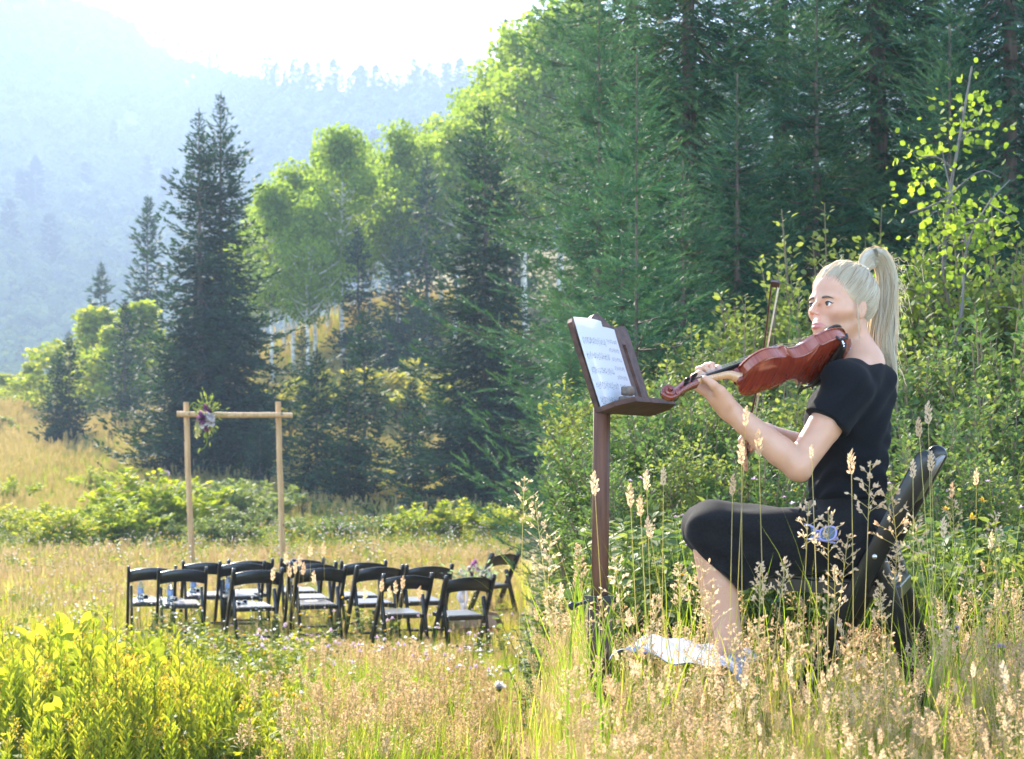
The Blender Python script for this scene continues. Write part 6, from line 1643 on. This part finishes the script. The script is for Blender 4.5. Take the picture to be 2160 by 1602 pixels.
sunglasses(M, 'lavender sunglasses hooked into the pocket of the black skirt', M_LAV, None, M_LENS2, True)

# ---------------------------------------------------------------- violin
def varnish(name, c0, c1, sc_):
    m, nt, b = new_mat(name)
    tc = N_(nt, 'ShaderNodeTexCoord'); mp_ = N_(nt, 'ShaderNodeMapping'); mp_.inputs['Scale'].default_value = sc_
    nz = N_(nt, 'ShaderNodeTexNoise'); nz.inputs['Scale'].default_value = 3; nz.inputs['Detail'].default_value = 4; nz.inputs['Distortion'].default_value = .6
    nt.links.new(tc.outputs['Object'], mp_.inputs[0]); nt.links.new(mp_.outputs[0], nz.inputs['Vector']); nt.links.new(ramp(nt, nz.outputs[0], [(*c0, .35), (*c1, .65)]), b.inputs['Base Color'])
    b.inputs['Roughness'].default_value = .22; b.inputs['Coat Weight'].default_value = .7; b.inputs['Coat Roughness'].default_value = .12
    return m
M_MAPLE = varnish('red_maple_back', (.16, .022, .012), (.26, .045, .020), (60, 5, 5)); M_RIB = varnish('maple_ribs', (.24, .045, .020), (.34, .085, .035), (60, 5, 5)); M_NECK = varnish('pale_neck', (.52, .27, .12), (.62, .36, .18), (70, 6, 6))
M_EBONY = plain('ebony', (.014, .012, .012), .3, .5); M_SILVER = plain('silver_metal', (.75, .73, .70), .25, metal=1.0); M_BRIDGE = plain('bridge_wood', (.62, .40, .22), .6); M_STR = plain('strings', (.6, .58, .55), .3, metal=1.0)
vr = np.eye(4); vr[:3, :3] = np.stack([VA, VC, VN], 1); vr[:3, 3] = VE
violin = empty('violin', M=vr); tag(violin, 'red-brown violin held under the chin, its back to the camera', 'violin')
half = catmull([(0, .0), (.0, .03), (.008, .062), (.030, .090), (.066, .103), (.100, .0985), (.120, .090), (.130, .0935)], 34)
half = np.vstack([half, catmull([(.1305, .0930), (.136, .083), (.148, .066), (.172, .0555), (.198, .0575), (.216, .0665), (.226, .0755), (.2325, .0795)], 26)])
half = np.vstack([half, catmull([(.2335, .0790), (.242, .0745), (.258, .0785), (.284, .0835), (.310, .0800), (.335, .0630), (.350, .038), (.3555, .016), (.356, .0)], 30)])
outl = np.vstack([half, half[::-1][1:-1] * A(1, -1)])
ctr = A(.178, 0)
def plate(n0, sgn, name, mat, arch_):
    k = len(outl); rings = [1.0, .975, .94, .85, .7, .5, .28]; vv = []
    e = .0022
    for j_, s_ in enumerate(rings):
        o_ = ctr + (outl - ctr) * s_ if j_ else outl
        w_ = 1 - s_; hgt = e + (arch_ * (1 - (1 - min(w_ / .72, 1)) ** 2.2) - (.0012 if .03 < w_ < .08 else 0)); hgt = e if j_ == 0 else hgt + .0006
        vv.append(np.column_stack([o_, np.full(k, n0 + sgn * hgt)]))
    lowr = np.column_stack([outl, np.full(k, n0 - sgn * .0018)]); vv = [lowr] + vv
    m_ = len(vv); v_ = np.vstack(vv + [A(*ctr, n0 + sgn * (e + arch_))[None]]); i_ = np.arange(m_ - 1)[:, None] * k + np.arange(k)[None]; j2 = np.arange(m_ - 1)[:, None] * k + (np.arange(k)[None] + 1) % k
    a2 = np.arange(k); tri = np.stack([(m_ - 1) * k + a2, (m_ - 1) * k + (a2 + 1) % k, np.full(k, m_ * k)], 1)
    return MB().add(v_, [np.stack([i_, j2, j2 + k, i_ + k], -1).reshape(-1, 4), tri, np.arange(k)[None]]).build(name, mat, violin)
plate(.0165, 1, 'top_plate', M_RIB, .013); plate(-.0165, -1, 'back_plate', M_MAPLE, .012)
ins_ = ctr + (outl - ctr) * .968; k = len(ins_); a2 = np.arange(k); b2 = (a2 + 1) % k
MB().add(np.vstack([np.column_stack([ins_, np.full(k, -.0155)]), np.column_stack([ins_, np.full(k, .0155)])]), np.stack([a2, b2, b2 + k, a2 + k], 1)).build('ribs', M_RIB, violin)
# neck, heel, fingerboard
npth = np.array([(.350, 0, -.002), (.362, 0, .004), (.375, 0, .0135), (.392, 0, .0175), (.44, 0, .0185), (.488, 0, .0190)])
pr = np.array([[math.sin(x) * .0125, -math.cos(x) * .0130 if abs(x) < PI / 2 else 0.0] for x in np.linspace(-PI / 2, PI / 2, 11)])
nk = MB().sweep(npth, pr, (0, 0, 1), np.array([[1.35, 1.5], [1.3, 1.5], [1.2, 1.25], [1.1, 1.05], [1.0, 1.0], [.95, .95]])); nk.build('neck', M_NECK, violin)
MB().tube([(.352, 0, .018), (.357, 0, -.021)], [.0165, .0135], 14).build('neck_heel', M_MAPLE, violin)
fb = MB(); xs_ = A(.490, .40, .30, .215); w_ = A(.0120, .0150, .0185, .0212); z0_ = A(.0205, .0275, .0350, .0415)
vv = []
for x_, ww, z_ in zip(xs_, w_, z0_):
    vv += [[x_, -ww, z_ - .004], [x_, -ww, z_], [x_, -ww * .5, z_ + .0035], [x_, 0, z_ + .0048], [x_, ww * .5, z_ + .0035], [x_, ww, z_], [x_, ww, z_ - .004]]
i_ = np.arange(3)[:, None] * 7 + np.arange(7)[None]; j2 = np.arange(3)[:, None] * 7 + (np.arange(7)[None] + 1) % 7
fb.add(np.array(vv), [np.stack([i_, i_ + 7, j2 + 7, j2], -1).reshape(-1, 4), np.arange(7)[None], (np.arange(7)[::-1] + 21)[None]]).build('fingerboard', M_EBONY, violin)
MB().box((.4925, 0, .0225), (.005, .025, .009)).build('nut', M_EBONY, violin, smooth=False)
# pegbox and scroll
pb = MB()
cl = catmull([(.488, .0165), (.515, .0125), (.540, .0050), (.560, -.0040), (.572, -.0075)], 14); hh_ = np.linspace(.0135, .0095, 14)
for s_ in (-1, 1):
    pb.sweep(np.column_stack([cl[:, 0], np.full(14, s_ * .0095), cl[:, 1]]), np.array([[-.0026, -1], [.0026, -1], [.0026, 1], [-.0026, 1]]), (0, 0, 1), np.column_stack([np.ones(14), hh_]))
pb.sweep(np.column_stack([cl[:, 0], np.zeros(14), cl[:, 1] - hh_ + .002]), np.array([[-.011, -.0025], [.011, -.0025], [.0085, .0025], [-.0085, .0025]]), (0, 0, 1), np.column_stack([np.linspace(1.1, .9, 14), np.ones(14)]))
pb.build('pegbox', M_MAPLE, violin)
sp = MB(); tq = np.linspace(0, 2 * PI * 1.85, 60); rs_ = np.interp(tq, [0, 2 * PI * 1.85], [.0185, .0035]); sc_x, sc_z = .5835, .0030
px_ = sc_x - rs_ * np.sin(tq) * 1.0 ; pz_ = sc_z - rs_ * np.cos(tq)
wd = np.interp(tq, [0, 3, 2 * PI * 1.85], [.0090, .0105, .0205]); thk = np.interp(tq, [0, 2 * PI * 1.85], [.0058, .0036])
pathS = np.column_stack([px_[::-1] * 0 + (2 * sc_x - px_), np.zeros(60), pz_])
sp.sweep(pathS, np.array([[-1, -1], [-.9, 0], [-1, 1], [1, 1], [.9, 0], [1, -1]]), np.column_stack([pathS[:, 0] - sc_x, np.zeros(60), pathS[:, 2] - sc_z]), np.column_stack([wd, thk])); sp.build('scroll', M_MAPLE, violin)
sp2 = MB().sweep(catmull([(.556, 0, -.006), (.570, 0, -.012), (.584, 0, -.0150)], 8), np.array([[-.0095, -.006], [.0095, -.006], [.0085, .006], [-.0085, .006]]), (0, 0, 1)); sp2.tube([(sc_x, -.0215, sc_z), (sc_x, .0215, sc_z)], .0052, 12); sp2.build('scroll_eye', M_MAPLE, violin)
for x_, z_, s_ in ((.507, .014, 1), (.521, .0105, -1), (.535, .006, 1), (.549, .0005, -1)):
    q = MB().tube([(x_, -s_ * .014, z_), (x_, s_ * .024, z_)], [.0032, .0040], 8); q.tube([(x_, s_ * .022, z_), (x_, s_ * .026, z_)], [.0058, .0058], 10); q.ball((x_, s_ * .0365, z_), (.0098, .0115, .0042), nu=14, nv=9); q.build('peg', M_EBONY, violin)
# bridge, tailpiece, strings, chin rest, shoulder rest
bv = [(-.0205, .028), (.0205, .028), (.019, .040), (.0145, .052), (.017, .0585), (.0, .0645), (-.017, .0560), (-.0145, .050), (-.019, .040)]
k = len(bv); lo = np.array([[.1925, a_, b_] for a_, b_ in bv]); hi = lo + A(.0045, 0, 0); a2 = np.arange(k); b2 = (a2 + 1) % k
MB().add(np.vstack([lo, hi]), [np.stack([a2, a2 + k, b2 + k, b2], 1), np.arange(k)[None], (np.arange(k)[::-1] + k)[None]]).build('bridge', M_BRIDGE, violin, smooth=False)
MB().sweep(np.array([(.008, 0, .024), (.03, 0, .034), (.08, 0, .043), (.120, 0, .047)]), np.array([[-1, -.002], [1, -.002], [.8, .004], [0, .006], [-.8, .004]]), (0, 0, 1), np.column_stack([[.008, .012, .018, .022], np.ones(4)])).build('tailpiece', M_EBONY, violin)
for k, c_ in enumerate((-.0165, -.0055, .0055, .0165)):
    MB().tube([(.118, c_ * .85, .0525), (.195, c_, .0625 - .25 * abs(c_) ** 1.0 * .3), (.4925, c_ * .5, .0275), (.51 + .012 * k, c_ * .3, .016)], .00055, 4).build('string', M_STR, violin)
ch = MB().ball((.040, .045, .037), (.036, .040, .009), nu=18, nv=10); ch.box((.0, .02, .012), (.006, .03, .05)); ch.build('chin_rest', M_EBONY, violin)
for c_ in (.012, .030): MB().tube([(-.0035, c_, -.019), (-.0035, c_, .020)], .0022, 8).build('chin_rest_clamp', M_SILVER, violin)
sr = MB(); arc = catmull([(.085, -.106, -.024), (.080, -.070, -.040), (.070, 0, -.044), (.062, .060, -.039), (.060, .094, -.034)], 20)
sr.sweep(arc, np.array([[-.013, -.004], [.013, -.004], [.013, .004], [-.013, .004]]), (0, 0, -1), np.column_stack([np.interp(np.linspace(0, 1, 20), [0, .3, .8, 1], [.6, 1.3, 1.1, .6]), np.ones(20)])); sro = sr.build('shoulder_rest', M_EBONY, violin)
for c_, x_ in ((.100, .060), (-.108, .085)):
    s_ = 1 if c_ > 0 else -1
    MB().tube([(x_, c_ - s_ * .012, -.040), (x_, c_ - s_ * .004, -.022)], .0030, 8).ball((x_, c_ - s_ * .009, -.033), .0052, nu=10, nv=7).build('screw_foot', M_SILVER, sro)
    q = MB()
    for dx in (-.014, .014): q.tube(catmull([(x_, c_ - s_ * .004, -.022), (x_ + dx, c_ + s_ * .003, -.022), (x_ + dx * 1.2, c_ + s_ * .004, -.012)], 6), .0042, 7)
    q.build('claw', M_EBONY, sro)

# ---------------------------------------------------------------- bow
Mb = np.eye(4); bz = VN + A(-1.1, 0, 0); bz = norm(bz - (bz @ BD) * BD); Mb[:3, :3] = np.stack([BD, np.cross(bz, BD), bz], 1); Mb[:3, 3] = BP
bow = empty('violin_bow', M=Mb); tag(bow, 'slim wooden violin bow with pale hair crossing behind the violin', 'bow')
M_STICK = plain('pernambuco', (.055, .022, .014), .3, .5); M_BHAIR = plain('bow_hair', (.78, .70, .56), .5)
T0, T1 = -.462, .252
xs_ = np.linspace(T0 - .03, T1 + .004, 24); u_ = (xs_ - T0) / (T1 - T0); zz_ = .020 - .013 * np.sin(np.clip(u_, 0, 1) * PI)
MB().tube(np.column_stack([xs_, np.zeros(24), zz_ + .002]), np.linspace(.0044, .0028, 24), 8).build('stick', M_STICK, bow)
MB().sweep([(T0 + .04, 0, .0005), (T1 - .003, 0, .0005)], np.array([[-.0055, -.0007], [.0055, -.0007], [.0055, .0007], [-.0055, .0007]]), (0, 0, 1)).build('bow_hair', M_BHAIR, bow)
fg = np.array([(T0 - .008, .017), (T0 + .042, .017), (T0 + .044, .010), (T0 + .040, -.001), (T0 + .002, -.002), (T0 - .006, .004)])
k = len(fg); lo = np.column_stack([fg[:, 0], np.full(k, -.0065), fg[:, 1]]); hi = lo + A(0, .013, 0); a2 = np.arange(k); b2 = (a2 + 1) % k
MB().add(np.vstack([lo, hi]), [np.stack([a2, b2, b2 + k, a2 + k], 1), np.arange(k)[::-1][None], (np.arange(k) + k)[None]]).build('frog', M_EBONY, bow, smooth=False)
tp = np.array([(T1 - .012, .019), (T1 + .004, .0235), (T1 + .013, .003), (T1 + .009, -.003), (T1 - .006, -.002)])
k = len(tp); lo = np.column_stack([tp[:, 0], np.full(k, -.0045), tp[:, 1]]); hi = lo + A(0, .009, 0); a2 = np.arange(k); b2 = (a2 + 1) % k
MB().add(np.vstack([lo, hi]), [np.stack([a2, b2, b2 + k, a2 + k], 1), np.arange(k)[::-1][None], (np.arange(k) + k)[None]]).build('tip', M_STICK, bow, smooth=False)

# ---------------------------------------------------------------- haze over the whole place
hz = bpy.data.materials.new('haze_air'); hz.use_nodes = True; nt = hz.node_tree
for n_ in list(nt.nodes):
    if n_.type == 'BSDF_PRINCIPLED': nt.nodes.remove(n_)
pv = N_(nt, 'ShaderNodeVolumePrincipled'); pv.inputs['Color'].default_value = (.45, .57, .76, 1); pv.inputs['Density'].default_value = HAZE; pv.inputs['Anisotropy'].default_value = .12
nt.links.new(pv.outputs[0], nt.nodes['Material Output'].inputs['Volume'])
hb = MB().box((0, 960, 195), (3200, 2280, 420)).build('haze', hz, smooth=False); kind(hb, 'stuff'); hb['label'] = 'pale blue haze hanging in the valley air'; hb['category'] = 'haze'
